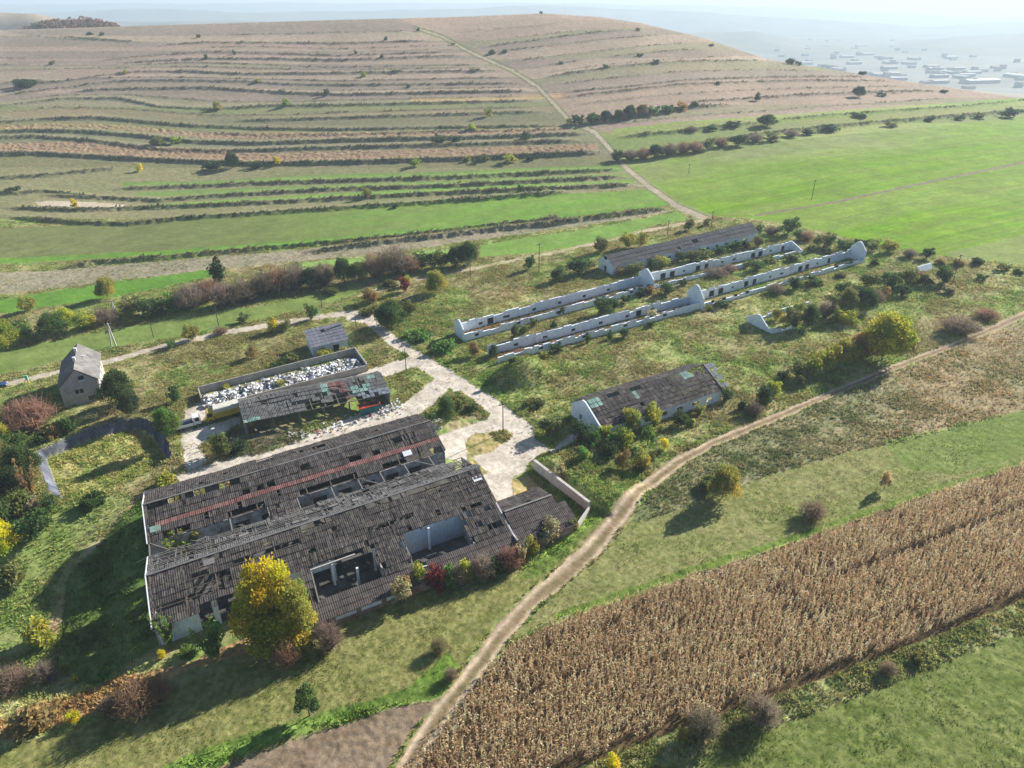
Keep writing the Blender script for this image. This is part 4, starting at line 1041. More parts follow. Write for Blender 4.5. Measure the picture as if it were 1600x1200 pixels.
mb.wall((-17.4, 99), (-9.2, 99), -2, EH, .35); mb.wall((-17.35, 83.4), (-17.35, 98.9), -2.5, EH, .35, [(3, 4, 2.8, 4), (8, 9, 2.8, 4)]); mb.wall((-9.25, 83.4), (-9.25, 98.9), -2.5, EH, .35, [(3, 4, 2.8, 4), (8, 9, 2.8, 4), (12, 13, 2.8, 4)])
mb.build("wall", M['render_grey'], house)
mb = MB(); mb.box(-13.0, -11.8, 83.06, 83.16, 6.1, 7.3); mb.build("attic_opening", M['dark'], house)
mb = MB(); mb.box(-13.0, -11.8, 82.9, 83.1, 6.0, 6.3); mb.build("balcony_rail", M['pvc'], house)
for d in ((2.9, 3.7, 2.9, 4.0), (3.9, 4.7, 2.9, 4.0), (5.2, 6.6, .6, 1.7)):
    mb = MB(); mb.box(-17.4 + d[0], -17.4 + d[1], 83.3, 83.36, d[2], d[3]); mb.build("window", M['glass'], house)
for t in (88.5, 94.5):
    mb = MB(); mb.box(-13.7, -13.1, t - .35, t + .35, RH - .6, RH + 1.0); c = mb.build("chimney", M['pvc'], house)
mb = MB(); roof(mb, -12.1, -11.2, (92.6, 8.75), (92.1, 8.7), cs=.9, ct=.5, miss=0); mb.build("roof_hatch", [M['pvc']], house)
mb = MB(); mb.bar(W(-17.7, 83.0, EH - .5), W(-13.3, 83.0, RH - .02), .2, .18); mb.bar(W(-13.3, 83.0, RH - .02), W(-8.9, 83.0, EH - .5), .2, .18); mb.build("verge_board", M['brick'], house)

ss = empty("shed", label="small blue-walled shed with a single-pitch grey roof above the rubbish pen", cat="shed")
mb = MB(); roof(mb, 41.2, 51.4, (86.4, 4.5), (77.6, 2.9), cs=1.0, ct=1.45, miss=0, jit=.02, holes=[(45.8, 46.4, 83.6, 85.2)]); mb.build("roof", [M['roof_blue']], ss)
mb = MB(); mb.wall((41.6, 78.2), (51, 78.2), -1.0, 2.85, .3, [(1.6, 3.2, .9, 2.0), (5.4, 7, -.2, 2.0)]); mb.build("front_wall", M['bluewall'], ss)
mb = MB(); mb.wall((41.7, 78.3), (41.7, 86), -1.2, 2.9, .3); mb.wall((50.9, 78.3), (50.9, 86), -1, 2.9, .3); mb.wall((41.6, 86), (51, 86), -1, 4.3, .3)
for s in (41.7, 50.9): mb.gable(s - .14, s + .14, [(78.3, 2.9), (86, 2.9), (86, 4.3)])
mb.build("side_wall", M['white'], ss)
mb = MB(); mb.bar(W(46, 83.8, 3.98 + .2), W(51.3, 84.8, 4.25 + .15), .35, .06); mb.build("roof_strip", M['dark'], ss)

# ------------------------------------------------------------------ rubbish heap: nobody could count the bags
mb = MB(); r = random.Random(5); pal = ['pvc', 'truckwhite', 'cream', 'roof_pale', 'carblue', 'bluewall', 'dark', 'conc']
wts = [24, 18, 12, 22, 2, 3, 8, 16]
for _ in range(3600):
    s = r.uniform(13.2, 51); t = r.gauss(66.8, 2.2)
    if not 62.7 < t < 72.9: continue
    if s < 21 and t < 64: continue
    top = 1.15 * math.exp(-((t - 66.6) / 3.4) ** 2) * (.65 + .5 * math.sin(s * .6) ** 2)
    h = r.uniform(0, 1) ** .5 * top; q_ = r.random() ** 3 * .5 + .07; w, d, g = q_ * r.uniform(.8, 1.4), q_ * r.uniform(.6, 1.1), q_ * r.uniform(.4, .8)
    a = r.uniform(0, 3.14); ca, sa = math.cos(a) * w, math.sin(a) * w; cb, sb = -math.sin(a) * d, math.cos(a) * d
    tl = r.uniform(-.15, .15)
    c = [(s + i * ca + j * cb, t + i * sa + j * sb, i * tl) for i, j in ((-1, -1), (1, -1), (1, 1), (-1, 1))]
    mb.hexa([W(x, y, h + q) for x, y, q in c], [W(s + (x - s) * .6, t + (y - t) * .6, h + g + q) for x, y, q in c], r.choices(range(8), wts)[0])
o = mb.build("litter", [M[k] for k in pal]); tag(o, "heap of white and blue plastic waste filling the walled pen", "rubbish", kind="stuff")
mb = MB()
for _ in range(420):                                            # rubble along the yard edges
    k = r.random()
    if k < .45: s, t = r.uniform(28, 53), r.gauss(40.5, 1.6)
    elif k < .65: s, t = r.gauss(57, 1.4), r.gauss(30, 1.6)
    elif k < .8: s, t = r.uniform(3, 30), r.gauss(30.5, 1)
    else: s, t = r.uniform(46, 54), r.gauss(42, 1)
    x, y = to_world(s, t); z = gz(x, y); w = r.uniform(.1, .5); a = r.uniform(0, 3.1)
    p = [(x + w * math.cos(a + q) * f, y + w * math.sin(a + q) * f) for q, f in ((0, 1), (1.6, .7), (3.1, 1), (4.7, .6))]
    mb.hexa([(u, v, z - .1) for u, v in p], [(u, v, z + r.uniform(.1, .45)) for u, v in p], r.choices(range(4), [5, 3, 2, .5])[0])
o = mb.build("rubble", [M['conc_top'], M['pvc'], M['conc'], M['red']]); tag(o, "broken concrete rubble and white debris scattered around the yard", "rubble", kind="stuff")
mb = MB()
for _ in range(200):
    s, t = r.gauss(121, 4), r.gauss(68.6, .6); w = r.uniform(.1, .4); a = r.uniform(0, 3)
    p = [(s + w * math.cos(a + q), t + w * math.sin(a + q)) for q in (0, 1.6, 3.1, 4.7)]; h = r.uniform(0, .5) * math.exp(-((s - 119) / 4) ** 2)
    mb.hexa([W(u, v, h) for u, v in p], [W(u, v, h + .2) for u, v in p], r.choices(range(3), [4, 2, 2])[0])
o = mb.build("debris", [M['red'], M['brick'], M['pvc']]); tag(o, "dark red broken tile heap inside the first roofless stable", "rubble", kind="stuff")
fx, fy = to_world(*to_local(*ground(851, 532)[:2])); fz = gz(fx, fy)
mb = MB()
def Wp(a, b, h): return (fx + a * EX - b * EY, fy + a * EY + b * EX, fz + .9 + h + b * .35)
for a0, a1, b0, b1 in ((-1.6, 1.6, -1, -.75), (-1.6, 1.6, .75, 1), (-1.6, -1.35, -.75, .75), (1.35, 1.6, -.75, .75), (-.15, .15, -.75, .75)): mb.box(a0, a1, b0, b1, 0, .12, M=Wp)
mb.box(-1.5, -1.3, -.1, .1, -1.2, 0, M=Wp); mb.box(1.3, 1.5, -.1, .1, -1.2, 0, M=Wp)
tag(mb.build("window_frame", M['cream']), "cream wooden frame fallen across the wall of a roofless stable", "frame")

# ------------------------------------------------------------------ vehicles, skip, poles
def local_frame(s, t, yaw):
    x, y = to_world(s, t); z = gz(x, y) + .04; a = AX + yaw; ca, sa = math.cos(a), math.sin(a)
    return lambda u, v, h: (x + u * ca - v * sa, y + u * sa + v * ca, z + h + .055 * (u * ca - v * sa) + .02 * (u * sa + v * ca))
def wheel(Mf, u, v, rad, w, parent):
    mb = MB(); pts = []
    n = 14
    a = [Mf(u + rad * math.cos(2 * math.pi * k / n), v - w / 2, rad + rad * math.sin(2 * math.pi * k / n)) for k in range(n)]
    b = [Mf(u + rad * math.cos(2 * math.pi * k / n), v + w / 2, rad + rad * math.sin(2 * math.pi * k / n)) for k in range(n)]
    mb.poly(a); mb.poly(b[::-1])
    for k in range(n): mb.poly([a[(k + 1) % n], a[k], b[k], b[(k + 1) % n]])
    o = mb.build("wheel", M['rubber'], parent)
    mb = MB(); sgn = -1 if v < 0 else 1
    c = [Mf(u + rad * .5 * math.cos(2 * math.pi * k / 10), v + sgn * (w / 2 + .02), rad + rad * .5 * math.sin(2 * math.pi * k / 10)) for k in range(10)]
    mb.poly(c if sgn < 0 else c[::-1]); mb.build("rim", M['steel'], o)
lor = empty("lorry", label="yellow box lorry with a cream roof parked beside the rubbish pen", cat="lorry")
F = local_frame(17.2, 57.4, .02)
mb = MB(); mb.box(-2.6, 4.9, -1.25, 1.25, 1.0, 2.45, M=F); mb.build("cargo_box", M['yellow'], lor)
mb = MB(); mb.gable(-2.62, 4.92, [(-1.27, 2.45), (1.27, 2.45), (1.27, 3.35), (.95, 3.5), (-.95, 3.5), (-1.27, 3.35)], M=F); mb.build("tarpaulin", M['cream'], lor)
mb = MB(); i0 = [(-4.5, .7), (-2.75, .7), (-2.75, 2.9), (-4.1, 2.9), (-4.45, 1.7)]
A = [F(u, -1.15, h) for u, h in i0]; B = [F(u, 1.15, h) for u, h in i0]
mb.poly(A); mb.poly(B[::-1])
for k in range(5): mb.poly([A[(k + 1) % 5], A[k], B[k], B[(k + 1) % 5]])
cab = mb.build("cab", M['yellow'], lor)
mb = MB(); mb.poly([F(-4.47, 1.0, 1.75), F(-4.47, -1.0, 1.75), F(-4.17, -.95, 2.72), F(-4.17, .95, 2.72)]); mb.build("windscreen", M['glass'], cab)
mb = MB(); mb.box(-4.15, -3.1, -1.18, -1.14, 1.75, 2.6, M=F); mb.build("side_window", M['glass'], cab)
mb = MB(); mb.box(-4.4, 4.8, -.5, .5, .55, 1.0, M=F); mb.build("chassis", M['rubber'], lor)
for u in (-3.6, 2.4, 3.6):
    for v in (-1.05, 1.05): wheel(F, u, v, .5, .35, lor)
lw = empty("lorry", label="white flatbed lorry with an empty dark bed parked ahead of the yellow lorry", cat="lorry")
F = local_frame(8.6, 57.2, .05)
mb = MB(); mb.box(-2.3, 1.3, -1.2, 1.2, .9, 1.1, M=F); mb.build("load_bed", M['lavender'], lw)
for a in ((-2.4, 1.3, -1.28, -1.2), (-2.4, 1.3, 1.2, 1.28), (-2.48, -2.4, -1.28, 1.28)):
    mb = MB(); mb.box(*a, .9, 1.55, M=F); mb.build("side_board", M['truckwhite'], lw)
mb = MB(); P = [(1.4, .7), (2.9, .7), (2.95, 1.6), (2.6, 2.6), (1.4, 2.6)]
A = [F(u, -1.15, h) for u, h in P]; B = [F(u, 1.15, h) for u, h in P]
mb.poly(A); mb.poly(B[::-1])
for k in range(5): mb.poly([A[(k + 1) % 5], A[k], B[k], B[(k + 1) % 5]])
cab = mb.build("cab", M['truckwhite'], lw)
mb = MB(); mb.poly([F(2.99, -1.0, 1.65), F(2.99, 1.0, 1.65), F(2.66, .95, 2.5), F(2.66, -.95, 2.5)]); mb.build("windscreen", M['glass'], cab)
mb = MB(); mb.box(1.7, 2.6, -1.19, -1.14, 1.6, 2.4, M=F); mb.build("side_window", M['glass'], cab)
mb = MB(); mb.box(-2.4, 2.7, -.9, .9, .5, .9, M=F); mb.build("chassis", M['chassis'], lw)
for u in (-1.5, 2.1):
    for v in (-1.05, 1.05): wheel(F, u, v, .46, .32, lw)
# car at the edge of the lane
cx, cy, cz = ground(2, 606); cs_, ct_ = to_local(cx, cy)
car = empty("car", label="dark blue car driving on the pale lane at the picture's edge", cat="car")
F = local_frame(cs_ - .9, ct_ + .6, -.05)
def prof(P, w, name, mat, par, w2=None):
    mb = MB(); w2 = w2 or w
    A = [F(u, -w, h) for u, h in P]; B = [F(u, w, h) for u, h in P]
    mb.poly(A); mb.poly(B[::-1])
    for k in range(len(P)): mb.poly([A[(k + 1) % len(P)], A[k], B[k], B[(k + 1) % len(P)]])
    return mb.build(name, mat, par)
prof([(-2.2, .3), (2.2, .3), (2.25, .65), (1.9, .85), (.95, .95), (-2.0, .98), (-2.25, .8)], .9, "body", M['carblue'], car)
prof([(.95, .94), (.3, 1.42), (-1.3, 1.45), (-2.0, .96)], .78, "cabin", M['glass'], car)
prof([(.2, 1.42), (.1, 1.5), (-1.2, 1.52), (-1.35, 1.44)], .74, "roof", M['carblue'], car)
for u in (-1.35, 1.4):
    for v in (-.8, .8): wheel(F, u, v, .33, .22, car)
for v in (-.6, .6):
    mb = MB(); mb.box(2.2, 2.29, v - .2, v + .2, .6, .75, M=F); mb.build("headlight", M['pvc'], car)
# skip by the shed
sk = empty("skip", label="teal steel skip with a red rim beside the ruined shed", cat="skip")
F = local_frame(46.6, 42.2, .0)
mb = MB(); b = [(-2.0, -.95), (2.0, -.95), (2.0, .95), (-2.0, .95)]; t_ = [(-2.4, -1.1), (2.4, -1.1), (2.4, 1.1), (-2.4, 1.1)]
for k in range(4):
    j = (k + 1) % 4; mb.poly([F(*b[k], .1), F(*b[j], .1), F(*t_[j], 1.9), F(*t_[k], 1.9)]); mb.poly([F(b[j][0] * .95, b[j][1] * .95, .1), F(b[k][0] * .95, b[k][1] * .95, .1), F(t_[k][0] * .95, t_[k][1] * .93, 1.9), F(t_[j][0] * .95, t_[j][1] * .93, 1.9)])
    mb.poly([F(*t_[k], 1.9), F(*t_[j], 1.9), F(t_[j][0] * .95, t_[j][1] * .93, 1.9), F(t_[k][0] * .95, t_[k][1] * .93, 1.9)])
mb.poly([F(*q, .12) for q in b]); mb.build("tub", M['teal'], sk)
mb = MB()
for k in range(4): j = (k + 1) % 4; mb.bar(F(*t_[k], 1.95), F(*t_[j], 1.95), .16, .16)
mb.build("rim", M['red'], sk)
mb = MB(); mb.box(-1.9, 1.6, -.85, .85, .2, 1.55, M=F); mb.build("load", M['red'], sk)

def pole(px, py, top, label, group=None, arm=True, w=.26, twin=False):
    x, y, z = ground(px, py); h = max(4.5, height_at(x, y, z, top)); h = min(h, 12)
    e = empty("utility_pole", (x, y, z), label, "utility pole", group)
    mb = MB()
    if twin:
        mb.tube([(-.9, .3, -.4), (0, 0, h)], [w * .6, w * .42]); mb.tube([(.9, -.3, -.4), (.05, 0, h)], [w * .6, w * .42])
        mb.bar((-.55, .18, h * .4), (.55, -.18, h * .4), .14, .14)
    else: mb.tube([(0, 0, -.4), (0, 0, h)], [w / 2, w / 2.8])
    mb.build("shaft", M['conc_top'] if twin else M['pole'], e)
    if arm:
        mb = MB(); ax, ay = .9 * EX, .9 * EY
        mb.bar((-ax, -ay, h - .35), (ax, ay, h - .35), .12, .14); a = mb.build("crossarm", M['pole'], e)
        for k in (-.85, 0, .85):
            mb = MB(); mb.tube([(ax * k, ay * k, h - .28), (ax * k, ay * k, h - .02)], [.06, .04], 6); mb.build("insulator", M['pvc'], a)
    return e
for a in [(786, 676, 630, "dark wooden pole standing in the concrete yard"), (635, 582, 545, "wooden pole beside the road junction north of the barns", ), (342, 510, 464, "wooden pole at the lane's edge before the bare hedgerow"), (503, 481, 452, "wooden pole at the foot of the narrow field before the lane fork"),
          (842, 426, 380, "wooden pole by the grassy track behind the roofless stables"), (735, 431, 406, "short wooden pole by the round bush on the grassy track"), (1043, 366, 344, "wooden pole behind the long grey-roofed stable"), (1111, 356, 330, "wooden pole where the hill track meets the farm"), (1268, 312, 281, "wooden pole standing alone in the bright wheat"),
          (1488, 443, 398, "wooden pole beyond the fallen stable near the wheat edge"), (1076, 271, 256, "distant wooden pole near the top corner of the wheat"), (557, 514, 490, "wooden pole behind the small blue-walled shed"), (240, 527, 511, "thin pale pole on the grass strip beyond the lane")]:
    pole(*a[:4], group=None, arm=a[0] not in (635, 557, 240))
pole(178, 541, 505, "pale twin-legged concrete pole beside the house", twin=True, w=.42)
pole(182, 498, 469, "pale twin-legged concrete pole beyond the grass strip", twin=True, w=.36)
x, y, z = ground(42, 599)
e = empty("roadside_post", (x, y, z), "white roadside post hung with turquoise cloth over yellow stakes, by the lane", "post")
mb = MB(); mb.tube([(0, 0, -.2), (0, 0, 2.4)], [.07, .06], 6); mb.build("post", M['pvc'], e)
mb = MB(); mb.box(.02, .75, -.12, .12, .9, 2.3, M=lambda a, b, h: (a, b, h)); mb.build("cloth", M['turq'], e)
for q in (-.5, .9):
    mb = MB(); mb.bar((q, -.1, -.1), (q * .5, 0, 1.0), .22, .16); mb.build("stake", M['yellow'], e)

# ------------------------------------------------------------------ foliage
def leaf_material():
    m, nt, b = new_mat("foliage")
    oi = node(nt, "ShaderNodeObjectInfo"); at = node(nt, "ShaderNodeAttribute", attribute_name="Col")
    c = mul(nt, oi.outputs["Color"], at.outputs["Color"])
    nt.links.new(c, b.inputs["Base Color"]); b.inputs["Specular IOR Level"].default_value = .1; b.inputs["Roughness"].default_value = .8
    tr = node(nt, "ShaderNodeBsdfTranslucent"); nt.links.new(c, tr.inputs[0])
    mx = node(nt, "ShaderNodeMixShader"); mx.inputs[0].default_value = .48
    nt.links.new(b.outputs[0], mx.inputs[1]); nt.links.new(tr.outputs[0], mx.inputs[2])
    nt.links.new(mx.outputs[0], nt.nodes["Material Output"].inputs[0])
    return m
M['leaf'] = leaf_material()
M['bark'] = plain("bark", (.10, .08, .065), .3, 4)
def colour_only(name, attr=True, transl=.25):
    m, nt, b = new_mat(name)
    at = node(nt, "ShaderNodeAttribute", attribute_name="Col")
    nt.links.new(at.outputs["Color"], b.inputs["Base Color"]); b.inputs["Specular IOR Level"].default_value = .1
    tr = node(nt, "ShaderNodeBsdfTranslucent"); nt.links.new(at.outputs["Color"], tr.inputs[0])
    mx = node(nt, "ShaderNodeMixShader"); mx.inputs[0].default_value = transl
    nt.links.new(b.outputs[0], mx.inputs[1]); nt.links.new(tr.outputs[0], mx.inputs[2]); nt.links.new(mx.outputs[0], nt.nodes["Material Output"].inputs[0])
    return m
M['blade'] = colour_only("weed_blades", transl=.42); M['corn'] = colour_only("dry_maize", transl=.32)

def rand_unit(r, n):
    v = r.normal(size=(n, 3)); return v / np.linalg.norm(v, axis=1)[:, None]
def leaf_quads(r, cen, size, flat=0.0, asp=.65):
    """one small four-sided leaf cluster per centre"""
    n = len(cen); a = rand_unit(r, n); a[:, 2] *= (1 - flat); a /= np.linalg.norm(a, axis=1)[:, None]
    b = np.cross(a, rand_unit(r, n)); b /= np.linalg.norm(b, axis=1)[:, None] + 1e-9
    s = (size * r.uniform(.6, 1.35, n))[:, None]
    q = np.stack([cen - a * s, cen + b * s * asp, cen + a * s, cen - b * s * asp], 1)
    return q.reshape(-1, 3)
def crown_pts(r, n, lobes, shell=.55):
    """points in a union of soft lobes (centre, radii), denser near each lobe's surface"""
    w = np.array([l[1][0] * l[1][1] * l[1][2] for l in lobes]) ** .75; k = r.choice(len(lobes), n, p=w / w.sum())
    d = rand_unit(r, n); rad = (shell + (1 - shell) * r.random(n) ** .6) * (1 + .16 * r.normal(size=n))
    cen = np.array([l[0] for l in lobes])[k]; rr = np.array([l[1] for l in lobes])[k]
    p = cen + d * rr * rad[:, None]
    p[:, 2] = np.abs(p[:, 2])
    return p, k
def proto_bush(seed, n, size, kind='round'):
    r = np.random.default_rng(seed)
    lobes = []
    if kind == 'round':
        lobes.append(((0, 0, .48), (.36, .36, .42)))
        for _ in range(11):
            a = r.uniform(0, 6.28); q = r.uniform(.14, .42); z = r.uniform(.18, .88); f = r.uniform(.09, .24)
            lobes.append(((q * math.cos(a), q * math.sin(a), z), (f, f, f * r.uniform(.8, 1.1))))
    elif kind == 'dome':
        lobes.append(((0, 0, .42), (.34, .34, .36)))
        for _ in range(34):
            a = r.uniform(0, 6.28); el = math.asin(r.uniform(-.15, 1)); f = r.uniform(.09, .19); q = r.uniform(.30, .40)
            lobes.append(((q * math.cos(a) * math.cos(el), q * math.sin(a) * math.cos(el), .42 + .46 * math.sin(el) * r.uniform(.85, 1.05)), (f, f, f)))
    elif kind == 'low':
        for _ in range(14):
            a = r.uniform(0, 6.28); q = r.uniform(0, .75); f = r.uniform(.2, .36)
            lobes.append(((q * math.cos(a), q * math.sin(a) * .8, r.uniform(.2, .62)), (f, f, f * .9)))
    elif kind == 'column':
        for i in range(9):
            z = .12 + .8 * i / 8; f = .20 * math.sin(math.pi * min(1, (i + 1.6) / 9.6)) + .06
            lobes.append(((r.uniform(-.06, .06), r.uniform(-.06, .06), z), (f, f, .12)))
    elif kind == 'tree':
        lobes.append(((0, 0, .6), (.3, .3, .32)))
        for _ in range(15):
            a = r.uniform(0, 6.28); q = r.uniform(.16, .38); z = r.uniform(.3, .88); f = r.uniform(.1, .19)
            lobes.append(((q * math.cos(a), q * math.sin(a), z), (f, f, f * .85)))
    elif kind == 'spray':
        for _ in range(16):
            a = r.uniform(0, 6.28); q = r.uniform(.1, .5); h = r.uniform(.5, .95)
            for z in np.linspace(.15, h, 5): lobes.append(((q * z * math.cos(a), q * z * math.sin(a), z), (.075, .075, .11)))
    p, k = crown_pts(r, n, lobes, .45)
    tone = (.75 + .6 * r.random(len(lobes)))[k] * r.uniform(.72, 1.25, n)
    hue = (r.normal(0, .08, (n, 1)) + r.normal(0, .15, (len(lobes), 1))[k]) * np.array([[1.0, .15, -.4]])
    v = leaf_quads(r, p, size)
    col = np.clip(tone[:, None] * (1 + hue), .2, 1.8)
    return v, col
def proto_twigs(seed, n, spread=.55):
    r = np.random.default_rng(seed); V_ = []; Cc = []
    for i in range(n):
        a = r.uniform(0, 6.28); q = r.random() ** .5 * spread; h = r.uniform(.45, 1.0) * (1 - .45 * (q / spread) ** 2)
        p0 = np.array([.12 * q * math.cos(a), .12 * q * math.sin(a), 0]); p2 = np.array([q * math.cos(a), q * math.sin(a), h]); p1 = (p0 + p2) / 2 + np.array([0, 0, .1 * h]) + r.normal(0, .03, 3)
        w = np.array([-math.sin(a + 1), math.cos(a + 1), .1]) * .013; t = r.uniform(.7, 1.3)
        V_ += [p0 - w, p0 + w, p1 + w * .8, p1 - w * .8, p1 - w * .8, p1 + w * .8, p2 + w * .35, p2 - w * .35]; Cc += [t, t]
        for _ in range(4):                                      # side twigs
            f = r.uniform(.45, 1); b = p1 + (p2 - p1) * f; e = b + r.normal(0, .11, 3) + np.array([0, 0, .07]); ww = rand_unit(r, 1)[0] * .007
            V_ += [b - ww, b + ww, e + ww * .5, e - ww * .5]; Cc.append(t * r.uniform(.8, 1.3))
    return np.array(V_), np.repeat(np.array(Cc)[:, None], 3, 1)
def quads_mesh(name, v, fcol, mat):
    n = len(v) // 4
    return np_mesh(name, v, np.arange(n * 4), 4, mat, fcol, col_domain='FACE')
PROTO = {}
def add_proto(key, vs): PROTO.setdefault(key, []).append(quads_mesh("crown_" + key, vs[0], vs[1], M['leaf']))
for i in range(3):
    add_proto('round', proto_bush(100 + i, 1500, .045)); add_proto('low', proto_bush(110 + i, 1300, .085, 'low')); add_proto('tree', proto_bush(120 + i, 2200, .036, 'tree'))
    add_proto('spray', proto_bush(130 + i, 1300, .042, 'spray')); add_proto('column', proto_bush(140 + i, 900, .04, 'column')); add_proto('twig', proto_twigs(150 + i, 330))
    add_proto('tiny', proto_bush(160 + i, 260, .11))
for i in range(2): add_proto('big', proto_bush(170 + i, 9000, .021, 'tree')); add_proto('mass', proto_bush(175 + i, 9000, .022, 'dome'))
def stems_mesh(name, n, h, rad, spread, seed):
    r = random.Random(seed); mb = MB()
    mb.tube([(0, 0, -.08), (.01, 0, h * .3), (.02, .01, h * .65)], [rad, rad * .8, rad * .5], 7)
    for k in range(n):
        a = r.uniform(0, 6.28); q = r.uniform(.5, 1) * spread; z0 = h * r.uniform(.15, .6)
        mb.tube([(0, 0, z0), (q * .5 * math.cos(a), q * .5 * math.sin(a), z0 + (h - z0) * .5), (q * math.cos(a), q * math.sin(a), h)], [rad * .5, rad * .35, rad * .15], 5)
    me = bpy.data.meshes.new(name); me.from_pydata(mb.v, [], mb.f); me.materials.append(M['bark']); me.update(); return me
STEM = {'tree': stems_mesh("trunk", 6, .75, .028, .28, 1), 'bush': stems_mesh("stems", 7, .6, .016, .3, 2)}
WID = {'round': 1.02, 'low': 2.0, 'tree': .95, 'spray': .95, 'column': .52, 'twig': 1.05, 'tiny': 1.02, 'big': .95, 'mass': 1.02}
FC = {'G': (.050, .085, .024), 'D': (.036, .058, .022), 'O': (.105, .115, .038), 'L': (.215, .235, .035), 'Y': (.36, .31, .02), 'R': (.14, .03, .03), 'N': (.19, .135, .055), 'M': (.25, .195, .14), 'B': (.29, .185, .12), 'P': (.27, .235, .12), 'W': (.205, .20, .045), 'A': (.245, .245, .03), 'V': (.09, .155, .035)}
CW = {'G': "green", 'D': "dark green", 'O': "olive green", 'L': "yellow-green", 'Y': "bright yellow", 'R': "dark red", 'N': "orange-brown", 'M': "mauve-grey leafless", 'B': "reddish-brown leafless", 'P': "straw-coloured", 'W': "yellowish olive", 'A': "golden green", 'V': "vivid green"}
vr = random.Random(3)
PLACED = []
def plant(bx, by, top, wpx, kind, c, label, cat=None, group=None, hz=None):
    x, y, z = ground(bx, by)
    h = max(.7, height_at(x, y, z, top) if top else hz)
    dep = y * cp - (z - H) * sp
    wid = wpx * dep / FPX
    key = kind
    if kind in ('round', 'tree') and h * FPX / dep < 16: key = 'tiny'
    if kind == 'tree' and h > 9: key = 'big'
    if kind == 'round' and h > 6.5: key = 'mass'
    sx = wid / WID[key]
    base = tuple(q * (1.0 if kind == 'twig' else 1.6) for q in FC[c]); jit = vr.uniform(.85, 1.18); col = tuple(min(.9, b * jit * vr.uniform(.93, 1.07)) for b in base) + (1,)
    istree = kind in ('tree', 'column'); cat = cat or ("tree" if istree else "bush")
    nm = "tree" if istree else "bush"
    small = h * FPX / dep < 13
    rz = vr.uniform(0, 6.28)
    me = vr.choice(PROTO[key])
    if small:
        o = link(bpy.data.objects.new(nm, me)); root = o
    else:
        root = empty(nm, (x, y, z))
        o = link(bpy.data.objects.new("crown" if istree else "foliage", me), root)
        st = link(bpy.data.objects.new("trunk" if istree else "stems", STEM['tree' if istree else 'bush']), root)
    root.location = (x, y, z - .05); root.rotation_euler.z = rz; root.scale = (sx, sx * vr.uniform(.9, 1.1), h)
    o.color = col
    tag(root, label, cat, group)
    PLACED.append((x, y))
    return root
def size_word(bx, by, top):
    x, y, z = ground(bx, by); h = height_at(x, y, z, top)
    return "low" if h < 1.8 else "medium" if h < 4 else "tall"
ORD = ["first", "second", "third", "fourth", "fifth", "sixth", "seventh", "eighth", "ninth", "tenth", "eleventh", "twelfth", "thirteenth", "fourteenth", "fifteenth", "sixteenth", "seventeenth", "eighteenth", "nineteenth", "twentieth"]
def zone(where, group, rows, cat=None):
    """bushes listed in order along a zone; `where` tells how they are counted"""
    for i, (bx, by, top, w, kind, c) in enumerate(rows):
        noun = {'tree': "tree", 'column': "slender tree", 'twig': "shrub", 'low': "spreading bush", 'spray': "airy bush"}.get(kind, "bush")
        plant(bx, by, top, w, kind, c, f"{CW[c]} {noun}, {ORD[i]} {where}", cat, group)

